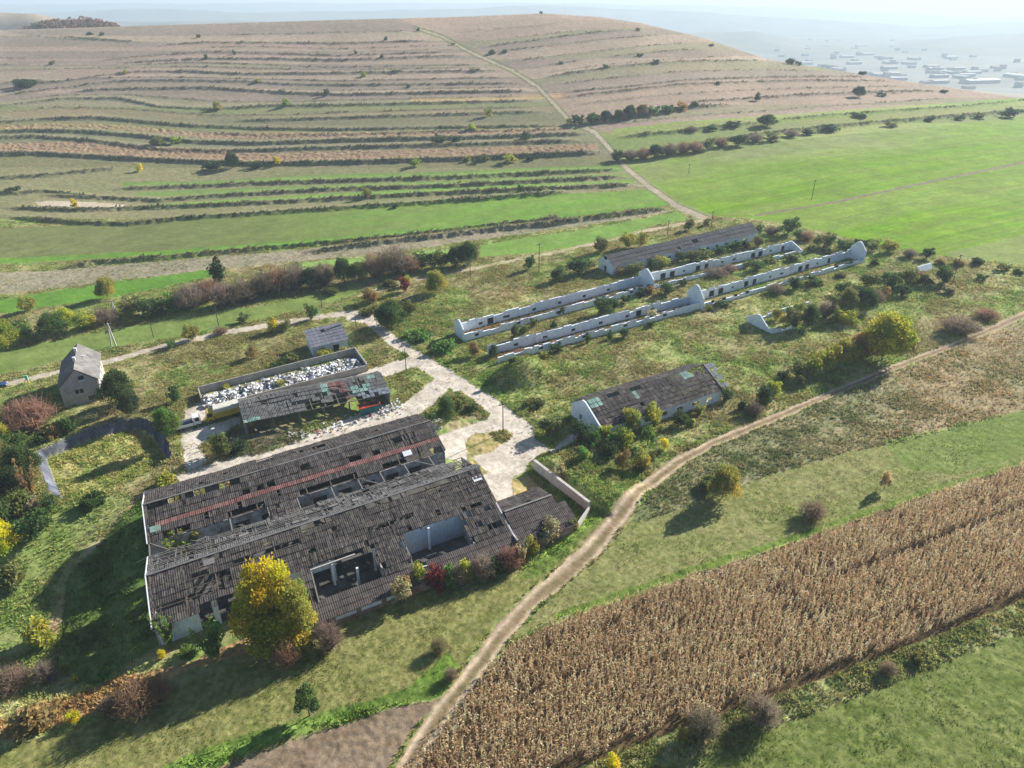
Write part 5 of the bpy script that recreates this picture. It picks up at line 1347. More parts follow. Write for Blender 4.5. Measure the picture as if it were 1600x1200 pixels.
# single trees and bushes one can name
for a in [
 (434, 996, 886, 80, 'tree', 'Y', "brilliant yellow tree against the southern barn's eave"), (472, 1002, 904, 66, 'round', 'W', "big olive-yellow bush to the east of the brilliant yellow tree"), (402, 1003, 914, 66, 'round', 'A', "big yellow-green bush to the west of the brilliant yellow tree"), (438, 1010, 946, 104, 'round', 'A', "broad golden-green bush at the foot of the brilliant yellow tree"),
 (337, 1025, 973, 64, 'spray', 'V', "light green feathery bush below the barn's white south wall"), (266, 1012, 962, 34, 'spray', 'V', "vivid green sapling at the barn's south-west corner"), (254, 1028, 1014, 15, 'round', 'Y', "little yellow bush in the shade south-west of the barn"), (120, 1066, 1054, 11, 'round', 'Y', "tiny yellow bush at the edge of the barn's shadow"), (104, 1052, 1038, 16, 'round', 'W', "small olive bush at the tip of the barn's shadow"), (300, 1022, 1006, 40, 'low', 'V', "sprawling green scrub under the feathery bush"),
 (450, 1040, 999, 40, 'twig', 'B', "pinkish-brown leafless shrub south of the yellow tree"), (516, 1012, 973, 46, 'twig', 'M', "mauve leafless shrub at the lean-to's west corner"), (481, 1024, 994, 28, 'round', 'O', "small olive bush between two leafless shrubs"),
 (627, 944, 905, 40, 'tree', 'P', "small straw-yellow tree with several stems by the lean-to wall"), (484, 1118, 1070, 40, 'tree', 'G', "lone dark green tree in the foreground meadow"), (686, 1019, 998, 30, 'twig', 'P', "pale wispy shrub alone in the foreground meadow"), (704, 1062, 1046, 22, 'twig', 'M', "small leafless shrub where meadow meets the dirt track"),
 (218, 1112, 1066, 66, 'twig', 'B', "reddish-brown leafless thicket on the strip at lower edge"), (250, 1095, 1066, 44, 'twig', 'B', "smaller reddish leafless shrub beside the thicket"), (175, 1118, 1090, 40, 'twig', 'M', "greyish leafless shrub at the thicket's lower end"), (115, 1128, 1112, 26, 'round', 'Y', "low yellow bush in the dry orange strip"), (60, 1138, 1112, 110, 'low', 'N', "long orange-brown bramble patch in the dry strip"), (20, 1075, 1048, 60, 'twig', 'M', "pale leafless scrub above the dry orange strip"), (75, 1062, 1036, 40, 'twig', 'M', "dim leafless scrub by the barn shadow's tip"),
 (12, 868, 814, 50, 'round', 'Y', "yellow and green tree at the picture's western edge"), (72, 1000, 962, 70, 'low', 'L', "sprawling yellow-green bush west of the big shadow"), (28, 915, 880, 66, 'low', 'O', "sprawling olive bush below the yellow edge tree"), (50, 845, 805, 60, 'round', 'G', "green bush beside the yellow edge tree"),
 (50, 672, 622, 74, 'twig', 'B', "large reddish leafless tree beside the grey house"), (85, 682, 662, 40, 'low', 'N', "orange-brown brambles beside the leafless tree"), (28, 682, 655, 44, 'twig', 'M', "mauve leafless shrub behind the reddish leafless tree"), (192, 634, 578, 60, 'round', 'G', "large dark green tree against the grey house's east side"), (205, 650, 612, 36, 'round', 'D', "dark bush below the large tree east of the house"), (265, 684, 638, 38, 'round', 'V', "upright green bush at the pond's north-east corner"), (106, 678, 652, 46, 'low', 'G', "rounded green bush on the pond's north bank"), (70, 688, 676, 36, 'low', 'D', "dark low bush at the pond's north-west corner"),
 (266, 760, 735, 56, 'low', 'L', "yellow-green bush against the northern barn's corner"), (145, 792, 768, 40, 'low', 'G', "green bush on the pond's south bank"), (78, 800, 776, 30, 'round', 'G', "green bush at the pond's south-west corner"), (155, 622, 603, 24, 'round', 'D', "dark bush at the grey house's wall corner"), (275, 628, 603, 22, 'round', 'G', "small green bush west of the parked white lorry"),
 (287, 868, 830, 66, 'spray', 'L', "yellow-green saplings growing in the gap between the barns"), (350, 712, 680, 40, 'round', 'O', "olive bush in the shade of the long shed"), (375, 706, 690, 30, 'round', 'D', "dark bush under the long shed's corner"),
 (427, 519, 496, 18, 'column', 'Y', "small bright golden tree beside the lane"), (300, 531, 506, 30, 'round', 'W', "yellowish bush beyond the lane, west of the golden tree"), (446, 517, 501, 24, 'round', 'O', "olive bush right beside the golden tree"), (395, 560, 541, 24, 'round', 'N', "orange-brown bush alone in the weeds below the lane"), (345, 522, 511, 24, 'twig', 'B', "reddish scrub at the foot of a lane pole"), (380, 503, 490, 20, 'round', 'O', "small olive bush on the field side of the lane"), (487, 499, 475, 20, 'round', 'G', "dark green bush where the lane nears the junction"),
 (455, 566, 553, 40, 'low', 'O', "low olive bush outside the rubbish pen's long wall"), (432, 575, 562, 40, 'low', 'G', "low green bush by the middle of the pen's wall"), (510, 559, 545, 30, 'low', 'L', "yellow-green bush in front of the blue shed wall"), (540, 552, 540, 26, 'low', 'W', "olive bush at the blue shed's east corner"), (268, 545, 530, 14, 'round', 'V', "small fresh green bush on the lane verge"), (440, 604, 592, 24, 'round', 'W', "weedy bush growing out of the rubbish heap"), (355, 606, 598, 24, 'low', 'W', "weedy bush at the rubbish heap's west end"),
 (612, 512, 470, 56, 'round', 'G', "large green bush at the road junction"), (600, 510, 486, 34, 'round', 'V', "light green bush in front of the large junction bush"), (640, 490, 470, 26, 'round', 'O', "olive bush above the junction bush"), (680, 458, 421, 40, 'round', 'W', "big round yellow-green bush below the grassy track"), (632, 456, 431, 18, 'round', 'R', "red-leaved bush by the grassy track"), (634, 447, 430, 16, 'round', 'L', "yellow-green bush behind the red-leaved one"), (580, 472, 450, 30, 'round', 'N', "brownish bush near the lane fork"), (575, 490, 478, 36, 'low', 'O', "low olive bushes at the lane fork"), (826, 422, 398, 18, 'round', 'G', "small green bush below a pole on the grassy track"),
 (697, 662, 620, 34, 'round', 'G', "green bush in the grass triangle north of the yard"), (672, 668, 640, 26, 'spray', 'V', "light green airy bush at the barn's north-east corner"), (738, 640, 628, 26, 'round', 'O', "olive bush in the grass triangle by the road"), (715, 640, 618, 40, 'low', 'O', "low bushy growth in the grass triangle"), (742, 556, 534, 22, 'round', 'N', "rusty-brown round bush by the stable's fallen corner"),
 (1128, 778, 726, 56, 'round', 'W', "large olive bush below the dirt track's bend"), (1105, 762, 742, 34, 'low', 'O', "low olive bush beside the large track bush"), (1381, 765, 735, 17, 'tree', 'P', "pale sapling casting a thin shadow in the meadow"), (1268, 808, 783, 44, 'twig', 'M', "hazy mauve leafless shrub in the meadow above the maize"), (1097, 1150, 1108, 52, 'twig', 'M', "mauve leafless shrub on the strip below the maize"), (1188, 1130, 1090, 52, 'twig', 'M', "darker leafless shrub farther along the strip below the maize"), (1065, 1160, 1140, 24, 'round', 'W', "yellowish bush on the strip below the maize"), (958, 1202, 1180, 28, 'round', 'Y', "small golden bush at the bottom edge below the maize"), (1385, 1052, 1034, 26, 'twig', 'M', "small leafless shrub on the strip toward the field corner"), (1430, 1035, 1020, 20, 'low', 'O', "low weedy bush on the strip near the green field"),
 (1378, 562, 491, 88, 'round', 'A', "huge round autumn tree beside the upper dirt track"), (1350, 560, 520, 60, 'round', 'N', "orange-tinged bush joined to the huge round tree"), (1500, 520, 494, 60, 'twig', 'M', "leafless scrub above the upper dirt track"), (1540, 498, 482, 40, 'twig', 'B', "brown leafless scrub toward the upper track's end"), (1425, 540, 524, 24, 'twig', 'M', "mauve shrub right beside the huge round tree"),
 (872, 440, 416, 26, 'round', 'G', "green bush west of the grey-roofed stable's gable"), (905, 428, 403, 46, 'round', 'G', "large green bush shading the grey-roofed stable's gable"), (938, 394, 369, 28, 'round', 'O', "round olive bush behind the grey-roofed stable"), (983, 387, 363, 27, 'round', 'L', "yellow-green bush behind the grey-roofed stable"), (1003, 386, 361, 22, 'round', 'W', "olive-yellow bush touching the yellow-green one behind the stable"), (1075, 360, 342, 18, 'round', 'O', "small olive bush at the back of the farm near the hill track"), (1230, 366, 338, 30, 'round', 'G', "tall leaning green bush at the wheat field's corner"), (1103, 352, 340, 14, 'round', 'O', "small olive bush between two poles at the hill track"),
 (835, 634, 622, 40, 'low', 'O', "olive scrub at the south foot of the overgrown mound"), (700, 548, 530, 60, 'low', 'V', "light green nettles between the road and the stable gable"), (655, 528, 514, 50, 'low', 'V', "light green nettle patch east of the road junction"),
]: plant(*a)

zone("along the lean-to from the straw-yellow tree", "bushes along the southern lean-to", [
 (645, 925, 898, 20, 'twig', 'M'), (656, 918, 875, 22, 'column', 'L'), (684, 922, 886, 34, 'round', 'R'), (702, 916, 880, 24, 'column', 'V'), (716, 914, 882, 32, 'twig', 'M'), (727, 908, 872, 24, 'column', 'L'), (752, 902, 866, 40, 'twig', 'M'), (775, 896, 872, 32, 'round', 'D'), (797, 886, 856, 44, 'twig', 'B'), (815, 880, 850, 26, 'spray', 'P'), (831, 868, 838, 24, 'round', 'L'), (860, 846, 814, 42, 'round', 'P'), (890, 832, 810, 22, 'round', 'O'), (770, 905, 888, 26, 'low', 'O')])
zone("in the hedgerow beyond the grass strip, from its west end", "hedgerow beyond the grass strip", [
 (12, 545, 500, 50, 'round', 'L'), (40, 530, 500, 36, 'round', 'V'), (45, 486, 462, 30, 'round', 'W'), (85, 525, 490, 44, 'round', 'G'), (105, 515, 482, 44, 'round', 'L'), (140, 512, 486, 40, 'round', 'L'), (168, 466, 432, 34, 'round', 'W'), (165, 505, 480, 44, 'twig', 'M'), (205, 492, 466, 44, 'round', 'O'), (238, 494, 466, 50, 'round', 'G'), (272, 485, 460, 42, 'round', 'V'), (300, 482, 442, 48, 'twig', 'M'), (326, 470, 436, 40, 'twig', 'B'), (342, 440, 400, 24, 'column', 'D'), (352, 478, 440, 44, 'twig', 'M'), (380, 472, 436, 46, 'twig', 'M'), (392, 468, 448, 34, 'round', 'G')], None)
zone("eastwards in the dark mid-hedge behind the lane", "mid-hedge behind the lane", [
 (412, 462, 424, 46, 'twig', 'M'), (436, 456, 416, 48, 'twig', 'B'), (462, 452, 412, 46, 'twig', 'M'), (486, 450, 420, 42, 'round', 'D'), (505, 446, 408, 40, 'twig', 'M'), (538, 442, 402, 36, 'round', 'G'), (562, 440, 408, 38, 'round', 'O'), (588, 434, 392, 44, 'twig', 'B'), (616, 430, 384, 54, 'twig', 'M'), (640, 426, 396, 40, 'twig', 'B'), (664, 420, 394, 36, 'round', 'D'), (690, 418, 390, 32, 'round', 'O'), (712, 418, 384, 30, 'round', 'D'), (731, 414, 378, 36, 'round', 'G'), (608, 448, 436, 36, 'low', 'O'), (520, 458, 446, 40, 'low', 'O')])
zone("from the white gable before the dark-tiled stable", "bushes before the dark-tiled stable", [
 (905, 690, 655, 28, 'round', 'D'), (925, 700, 668, 26, 'round', 'G'), (942, 690, 662, 24, 'round', 'L'), (962, 700, 668, 30, 'round', 'V'), (985, 676, 634, 32, 'tree', 'W'), (978, 702, 672, 26, 'round', 'L'), (1019, 668, 630, 34, 'tree', 'L'), (1012, 696, 664, 26, 'tree', 'V'), (1037, 702, 684, 16, 'round', 'Y'), (972, 735, 702, 26, 'round', 'N'), (1003, 732, 702, 34, 'round', 'W'), (1018, 722, 706, 18, 'round', 'O'), (912, 716, 698, 22, 'round', 'V'), (1063, 664, 644, 28, 'round', 'G'), (1092, 648, 628, 28, 'spray', 'W'), (1132, 626, 606, 24, 'round', 'G'), (950, 718, 690, 30, 'round', 'D'), (1080, 664, 652, 18, 'low', 'W'), (875, 752, 726, 34, 'spray', 'P'), (858, 680, 650, 40, 'round', 'O')])
zone("in the hedge below the huge round autumn tree", "hedge below the huge autumn tree", [
 (1312, 570, 530, 40, 'round', 'W'), (1292, 578, 540, 36, 'round', 'L'), (1270, 586, 552, 34, 'round', 'L'), (1248, 592, 562, 30, 'round', 'O'), (1335, 566, 535, 40, 'round', 'L'), (1218, 602, 576, 22, 'round', 'D'), (1205, 622, 592, 24, 'round', 'L'), (1192, 632, 600, 34, 'round', 'D'), (1178, 648, 628, 26, 'twig', 'M'), (1250, 602, 586, 18, 'round', 'O'), (1160, 640, 625, 22, 'low', 'D')])
zone("from the white gable within the fallen stable", "bushes filling the fallen stable", [
 (1212, 500, 480, 18, 'round', 'W'), (1236, 512, 478, 34, 'round', 'O'), (1262, 512, 476, 32, 'round', 'G'), (1244, 492, 470, 22, 'round', 'W'), (1288, 496, 468, 28, 'twig', 'M'), (1320, 492, 450, 34, 'round', 'O'), (1316, 460, 440, 24, 'round', 'G'), (1348, 486, 448, 40, 'round', 'G'), (1322, 506, 484, 36, 'round', 'L'), (1368, 474, 452, 26, 'twig', 'M'), (1355, 448, 426, 32, 'round', 'O'), (1386, 452, 422, 34, 'round', 'G'), (1382, 466, 448, 22, 'round', 'N'), (1416, 446, 418, 26, 'round', 'O'), (1410, 462, 444, 24, 'round', 'D'), (1434, 440, 424, 24, 'round', 'N'), (1474, 442, 414, 32, 'round', 'G'), (1445, 446, 430, 28, 'round', 'D'), (1480, 458, 444, 26, 'low', 'P'), (1300, 478, 460, 26, 'round', 'O')])
zone("from the leaning bush along the wheat field's hedge", "hedge below the bright wheat", [
 (1205, 366, 352, 24, 'twig', 'M'), (1248, 374, 358, 18, 'round', 'G'), (1260, 376, 360, 22, 'twig', 'B'), (1278, 384, 368, 22, 'round', 'O'), (1294, 386, 364, 24, 'round', 'O'), (1318, 394, 374, 30, 'round', 'G'), (1342, 390, 372, 24, 'round', 'D'), (1362, 392, 374, 26, 'round', 'O'), (1388, 394, 374, 30, 'round', 'W'), (1420, 402, 388, 24, 'twig', 'M'), (1446, 404, 386, 20, 'round', 'D'), (1470, 412, 402, 24, 'low', 'N'), (1500, 414, 404, 26, 'low', 'N'), (1530, 412, 402, 26, 'low', 'D'), (1535, 438, 428, 18, 'round', 'G'), (1565, 422, 412, 22, 'round', 'O'), (1590, 428, 420, 20, 'low', 'D'), (1150, 362, 352, 18, 'low', 'O'), (1185, 362, 350, 14, 'round', 'G')])
zone("from the near gable before the grey-roofed stable", "bushes before the grey-roofed stable", [
 (968, 430, 417, 16, 'round', 'N'), (990, 427, 410, 30, 'round', 'O'), (1018, 420, 404, 18, 'round', 'G'), (1034, 416, 400, 24, 'round', 'W'), (1062, 408, 392, 20, 'round', 'G'), (1084, 408, 390, 26, 'round', 'O'), (1102, 402, 388, 24, 'round', 'O'), (1124, 396, 383, 18, 'round', 'G'), (1148, 390, 375, 22, 'round', 'G'), (1164, 388, 374, 14, 'round', 'D'), (1184, 386, 368, 18, 'round', 'O'), (1084, 414, 400, 18, 'low', 'G')])
zone("from the road between the two roofless stable rows", "bushes between the roofless stables", [
 (804, 530, 504, 12, 'round', 'G'), (835, 510, 496, 14, 'round', 'O'), (820, 520, 506, 16, 'round', 'O'), (874, 492, 478, 16, 'round', 'G'), (866, 514, 500, 14, 'round', 'D'), (944, 492, 464, 32, 'round', 'G'), (958, 484, 466, 16, 'round', 'D'), (978, 474, 460, 16, 'round', 'D'), (1003, 462, 450, 16, 'round', 'D'), (1016, 458, 446, 18, 'round', 'N'), (1040, 460, 440, 26, 'round', 'G'), (1068, 446, 436, 14, 'round', 'D'), (1120, 430, 418, 40, 'twig', 'M'), (1140, 424, 412, 24, 'twig', 'M'), (1165, 418, 408, 16, 'round', 'O'), (1180, 422, 406, 26, 'round', 'G'), (1202, 410, 400, 26, 'round', 'O'), (1238, 406, 394, 26, 'round', 'O'), (1270, 392, 380, 20, 'round', 'O'), (1290, 394, 384, 22, 'round', 'O')])
zone("from the broken corner along the nearest roofless stable", "bushes by the nearest roofless stable", [
 (772, 558, 540, 18, 'round', 'D'), (812, 556, 546, 26, 'twig', 'B'), (870, 550, 536, 20, 'round', 'D'), (848, 560, 548, 16, 'round', 'W'), (918, 536, 518, 10, 'column', 'G'), (953, 530, 516, 10, 'column', 'G'), (974, 528, 512, 16, 'round', 'G'), (1017, 510, 500, 14, 'round', 'G'), (1020, 498, 484, 22, 'round', 'P'), (1108, 484, 476, 14, 'round', 'O'), (1126, 478, 468, 28, 'round', 'D'), (1212, 458, 442, 28, 'twig', 'M'), (1242, 452, 434, 24, 'round', 'D'), (1270, 444, 430, 30, 'round', 'G'), (1314, 434, 426, 28, 'low', 'O'), (1365, 414, 404, 14, 'round', 'D'), (800, 566, 556, 14, 'low', 'O')])
zone("southwards in the dark thicket west of the pond", "thicket west of the pond", [
 (24, 706, 674, 50, 'round', 'G'), (8, 735, 690, 50, 'round', 'O'), (42, 745, 698, 52, 'round', 'G'), (20, 775, 730, 56, 'round', 'D'), (50, 778, 724, 40, 'spray', 'N'), (30, 800, 766, 60, 'low', 'O'), (5, 700, 660, 40, 'round', 'L'), (52, 800, 778, 30, 'low', 'P'), (5, 820, 780, 40, 'low', 'G')])
# the hill: bushes on the terrace banks
zone("from the hill track along the wheat's upper hedge", "hedge at the hill track", [
 (964, 252, 234, 24, 'round', 'D'), (984, 250, 232, 26, 'twig', 'M'), (1004, 249, 230, 26, 'twig', 'B'), (1024, 247, 226, 26, 'round', 'D'), (1046, 243, 222, 26, 'twig', 'M'), (1066, 239, 220, 26, 'twig', 'B'), (1086, 238, 219, 26, 'twig', 'B'), (1106, 234, 216, 24, 'round', 'O'), (1126, 230, 214, 22, 'twig', 'B'), (1152, 228, 210, 30, 'round', 'D'), (1180, 222, 208, 24, 'twig', 'M'), (1206, 220, 206, 24, 'round', 'O'), (1236, 214, 202, 24, 'twig', 'M'), (1262, 211, 200, 22, 'round', 'D'), (1296, 206, 194, 30, 'round', 'D'), (1390, 198, 190, 22, 'round', 'O'), (1452, 190, 182, 16, 'round', 'D'), (1530, 186, 176, 20, 'round', 'O'), (1574, 184, 168, 28, 'round', 'D'), (1500, 188, 180, 18, 'round', 'D')])
zone("from the track on the bank above the upper hedge", "upper bushy bank by the hill track", [
 (904, 194, 178, 22, 'round', 'D'), (924, 192, 176, 24, 'round', 'G'), (946, 190, 172, 24, 'round', 'D'), (966, 188, 170, 22, 'round', 'O'), (984, 186, 164, 24, 'round', 'D'), (1003, 182, 162, 20, 'round', 'N'), (1022, 180, 164, 22, 'round', 'O'), (1044, 177, 163, 22, 'round', 'G'), (1066, 172, 158, 20, 'round', 'N'), (1086, 168, 158, 18, 'round', 'D'), (1080, 206, 196, 22, 'twig', 'M'), (1110, 204, 194, 22, 'round', 'D'), (1146, 200, 188, 22, 'round', 'D'), (1198, 198, 179, 36, 'round', 'D'), (1182, 158, 144, 12, 'round', 'D'), (1341, 152, 134, 20, 'round', 'D'), (1376, 150, 144, 16, 'round', 'D'), (1340, 184, 176, 30, 'low', 'D')])
zone("eastwards on the hill's scrubby middle banks", "hillside bushes on the middle banks", [
 (250, 226, 210, 36, 'low', 'O'), (278, 224, 212, 20, 'round', 'L'), (220, 268, 256, 12, 'round', 'Y'), (334, 264, 250, 30, 'round', 'D'), (364, 262, 238, 24, 'round', 'D'), (434, 258, 244, 12, 'round', 'Y'), (402, 262, 250, 26, 'low', 'D'), (118, 324, 310, 12, 'round', 'Y'), (480, 256, 250, 16, 'round', 'D'), (648, 260, 247, 18, 'round', 'L'), (730, 252, 242, 14, 'round', 'L'), (756, 252, 240, 20, 'round', 'O'), (798, 254, 240, 24, 'round', 'L'), (830, 250, 242, 18, 'round', 'D'), (573, 310, 292, 16, 'round', 'W'), (812, 300, 288, 10, 'round', 'D'), (845, 299, 290, 10, 'round', 'O'), (718, 288, 282, 8, 'round', 'L'), (618, 325, 317, 12, 'round', 'D'), (20, 300, 290, 26, 'low', 'D')])
zone("from the west on the upper hill terraces", "hillside bushes on the upper terraces", [
 (42, 136, 120, 40, 'low', 'D'), (82, 101, 95, 10, 'round', 'O'), (140, 55, 49, 16, 'low', 'D'), (160, 56, 50, 10, 'round', 'D'), (196, 116, 108, 10, 'round', 'L'), (310, 59, 53, 8, 'round', 'D'), (322, 93, 84, 8, 'round', 'D'), (366, 86, 78, 6, 'round', 'D'), (404, 129, 122, 14, 'round', 'L'), (340, 172, 158, 18, 'round', 'W'), (448, 166, 153, 14, 'round', 'L'), (510, 150, 138, 10, 'round', 'D'), (603, 64, 56, 6, 'round', 'D'), (596, 92, 85, 7, 'round', 'D'), (556, 85, 78, 6, 'round', 'D'), (653, 49, 43, 6, 'round', 'D'), (568, 120, 112, 12, 'round', 'L'), (638, 137, 131, 8, 'round', 'D'), (762, 182, 168, 14, 'round', 'W'), (737, 204, 192, 14, 'round', 'L')])
zone("from the track on the hill's eastern terraces", "hillside bushes east of the track", [
 (770, 84, 76, 18, 'low', 'D'), (790, 82, 76, 16, 'low', 'D'), (708, 70, 66, 8, 'round', 'O'), (845, 22, 17, 6, 'round', 'D'), (688, 224, 210, 20, 'round', 'D'), (714, 222, 212, 16, 'round', 'D'), (820, 218, 206, 20, 'round', 'D'), (946, 107, 100, 10, 'round', 'D'), (1024, 100, 92, 12, 'round', 'D'), (1000, 88, 82, 12, 'low', 'D'), (877, 100, 95, 8, 'round', 'O'), (996, 48, 43, 8, 'round', 'D'), (1110, 72, 68, 14, 'low', 'D'), (1232, 100, 90, 22, 'low', 'D'), (1246, 102, 95, 12, 'round', 'D'), (1296, 108, 100, 30, 'low', 'D'), (1348, 117, 110, 16, 'low', 'D'), (1120, 132, 126, 14, 'low', 'D'), (1474, 145, 139, 14, 'low', 'D'), (890, 194, 184, 12, 'round', 'W')])

# ------------------------------------------------------------------ dry maize, stalk by stalk
cw = np.array([ground(px, min(py, 1262))[:2] for px, py in CORN])
xs = np.arange(cw[:, 0].min(), cw[:, 0].max(), .1)
ang = math.atan2(cw[9][1] - cw[4][1], cw[9][0] - cw[4][0]); ca, sa = math.cos(ang), math.sin(ang)
P0 = cw.mean(0); R = 130
aa, bb = np.meshgrid(np.arange(-R, R, .30), np.arange(-R, R, 1.0))
aa = aa + rng.uniform(-.14, .14, aa.shape); bb = bb + rng.uniform(-.11, .11, aa.shape)
cxp = P0[0] + aa * ca - bb * sa; cyp = P0[1] + aa * sa + bb * ca
gap = np.zeros(aa.shape, bool)
for b0, w in ((-14.5, .5), (-22.5, .55), (-27.4, .5), (3.0, .34)): gap |= np.abs(bb - b0 - 1.2 * (vnoise(aa / 25, aa * 0 + b0, 5) - .5)) < w
inside = (poly_sdf(cxp, cyp, cw) < -.1 - 1.3 * fbm(cxp / 2.5, cyp / 2.5, 70, 2) ** 2 * 1.5) & (rng.random(aa.shape) > .06 + .35 * (fbm(cxp / 5, cyp / 5, 77, 2) > .66)) & ~(gap & (rng.random(aa.shape) < .93))
X_, Y_ = cxp[inside], cyp[inside]
vis = (np.abs(project(X_, Y_, base_z(X_, Y_))[0] - 800) < 1300)
X_, Y_ = X_[vis], Y_[vis]; n = len(X_)
Z_ = base_z(X_, Y_) + tweak(X_, Y_)
hh = 1.95 * (.75 + .3 * fbm(X_ / 6, Y_ / 6, 78, 2) + .22 * rng.random(n)); lean = rng.normal(0, .12, (n, 2))
tone = (.75 + .5 * fbm(X_ / 4, Y_ / 4, 79, 3)) * rng.uniform(.75, 1.25, n)
base = np.stack([X_, Y_, Z_], 1); topp = base + np.stack([lean[:, 0] * hh, lean[:, 1] * hh, hh], 1)
VV = []; CC = []
ct = np.array([(.45, .325, .195), (.39, .275, .165), (.51, .395, .25), (.31, .215, .13)]) * 1.9
def strip(p, q, w0, w1, col):
    d = rng.normal(size=(len(p), 3)); d[:, 2] *= .3; d /= np.linalg.norm(d, axis=1)[:, None]
    VV.append(np.stack([p - d * w0, p + d * w0, q + d * w1, q - d * w1], 1)); CC.append(col)
def alongrow(v):
    u_ = v[:, 0] * ca + v[:, 1] * sa; w_ = (-v[:, 0] * sa + v[:, 1] * ca) * .55
    return np.stack([u_ * ca - w_ * sa, u_ * sa + w_ * ca, v[:, 2]], 1)
def colr(k=1.0): return ct[rng.integers(0, 4, n)] * tone[:, None] * rng.uniform(.8, 1.2, (n, 1)) * k
strip(base, topp, .028, .016, colr(.9)); strip(base + (topp - base) * .5, topp, .022, .014, colr(.9))
for k in range(7):
    f = .22 + .70 * k / 7 + rng.uniform(-.04, .04, n); a = rng.uniform(0, 6.28, n)
    p = base + (topp - base) * f[:, None]; L = rng.uniform(.18, .38, n)
    e1 = np.stack([np.cos(a) * L * .7, np.sin(a) * L * .7, L * rng.uniform(.1, .9, n)], 1)
    e2 = np.stack([np.cos(a) * L * .8, np.sin(a) * L * .8, -L * rng.uniform(.6, 1.6, n)], 1)
    e1 = alongrow(e1); e2 = alongrow(e2)
    c = colr(); strip(p, p + e1, .055, .065, c); strip(p + e1, p + e1 + e2, .065, .02, c * .95)
for k in range(3):                                             # tassel
    strip(topp, topp + np.stack([rng.normal(0, .09, n), rng.normal(0, .09, n), rng.uniform(.15, .32, n)], 1), .014, .022, colr(1.15))
cv = np.concatenate(VV).reshape(-1, 3); cc = np.concatenate(CC)
o = link(bpy.data.objects.new("maize_stalks", quads_mesh("maize_stalks", cv, np.clip(cc, 0, .8), M['corn'])))
tag(o, "dense standing field of dry brown maize stalks", "maize", kind="stuff")

# ------------------------------------------------------------------ weeds, grass tufts and terrace scrub (nobody could count them)
def scatter(w, n, seed):
    r = np.random.default_rng(seed); w = w.ravel().astype(float)
    area = np.zeros((NR, NC)); area[1:-1, 1:-1] = np.abs((GX[1:-1, 2:] - GX[1:-1, :-2]) * (GY[2:, 1:-1] - GY[:-2, 1:-1])) / 4
    p = w * area.ravel(); p /= p.sum()
    idx = r.choice(len(p), n, p=p)
    jx_ = r.uniform(-.5, .5, n); jy_ = r.uniform(-.5, .5, n)
    ii, jj = np.unravel_index(idx, (NR, NC)); ii = np.clip(ii, 1, NR - 2); jj = np.clip(jj, 1, NC - 2)
    x = GX[ii, jj] + jx_ * (GX[ii, jj + 1] - GX[ii, jj]) + jy_ * (GX[ii - 1, jj] - GX[ii, jj])
    y = GY[ii, jj] + jy_ * (GY[ii - 1, jj] - GY[ii, jj])
    return x, y, GZ[ii, jj], C[ii, jj], ii, jj
def tufts(name, x, y, z, hgt, wid, cols, blades, seed, mat, spread=.5, pitch=.8):
    r = np.random.default_rng(seed); n = len(x); VV = []; CC = []
    for k in range(blades):
        a = r.uniform(0, 6.28, n); q = r.random(n) * wid * spread
        p = np.stack([x + q * np.cos(a), y + q * np.sin(a), z - .05], 1); L = hgt * r.uniform(.5, 1.15, n); o_ = wid * r.uniform(.2, pitch, n)
        t = p + np.stack([np.cos(a) * o_, np.sin(a) * o_, L], 1); d = np.stack([-np.sin(a), np.cos(a), r.uniform(-.3, .3, n)], 1) * (wid * r.uniform(.10, .26, n))[:, None]
        VV.append(np.stack([p - d, p + d, t + d * .7, t - d * .7], 1)); CC.append(cols * r.uniform(.75, 1.3, (n, 1)))
    return link(bpy.data.objects.new(name, quads_mesh(name, np.concatenate(VV).reshape(-1, 3), np.clip(np.concatenate(CC), 0, .8), mat)))
s_, t_ = GS, GT
clear = np.ones((NR, NC))
for a in [(0, 67, -17, 28.5), (139, 201, 84.5, 93.5), (85, 119, 5, 18), (19, 53, 44, 57), (12, 52, 62, 73.5), (-18, -8.8, 83, 99.5), (41, 51.5, 77.5, 86.5)]: clear[(s_ > a[0]) & (s_ < a[1]) & (t_ > a[2]) & (t_ < a[3])] = 0
shown = ((GPX > -60) & (GPX < 1660) & (GPY < 1230))
wt = TUFT * clear * shown * np.clip(160 / dist, .35, 1.3)
wt *= .35 + 1.3 * contrast(N(4, 101), 3)
x, y, z, col, ii, jj = scatter(wt, 300000, 11)
d_ = np.hypot(x, y); rr = np.random.default_rng(12)
hg = rr.uniform(.16, .42, len(x)) * (.6 + .8 * fbm(x / 5, y / 5, 102, 2)) * np.where(CLS[ii, jj] == 5, .4, 1.0)
pick = rr.random(len(x))[:, None]
col = 1.3 * col * np.where(pick < .2, np.array([[1.25, 1.05, .8]]), np.where(pick < .55, np.array([[.75, .9, .7]]), np.array([[1.05, 1.02, .95]])))
o = tufts("weeds", x, y, z, hg, hg * 1.1, col, 5, 13, M['blade']); tag(o, "rough dry weeds, nettles and grass tufts over the abandoned farm", "weeds", kind="stuff")
bw = np.clip(BANK - .25, 0, 1) * shown * (GPY > 45)
x, y, z, col, ii, jj = scatter(bw * (.25 + 1.5 * contrast(N(7, 111), 3)), 34000, 21)
rr = np.random.default_rng(22); hg = rr.uniform(.25, .85, len(x)) * (.5 + fbm(x / 9, y / 9, 112, 2))
pick = rr.random((len(x), 1))
col = np.where(pick < .5, np.array([[.16, .17, .09]]), np.where(pick < .8, np.array([[.22, .19, .13]]), np.array([[.28, .22, .16]])))
o = tufts("hillside_scrub", x, y, z, hg, hg * 1.3, col, 5, 23, M['blade']); tag(o, "low scrub growing along the banks of the terraced hill", "scrub", kind="stuff")

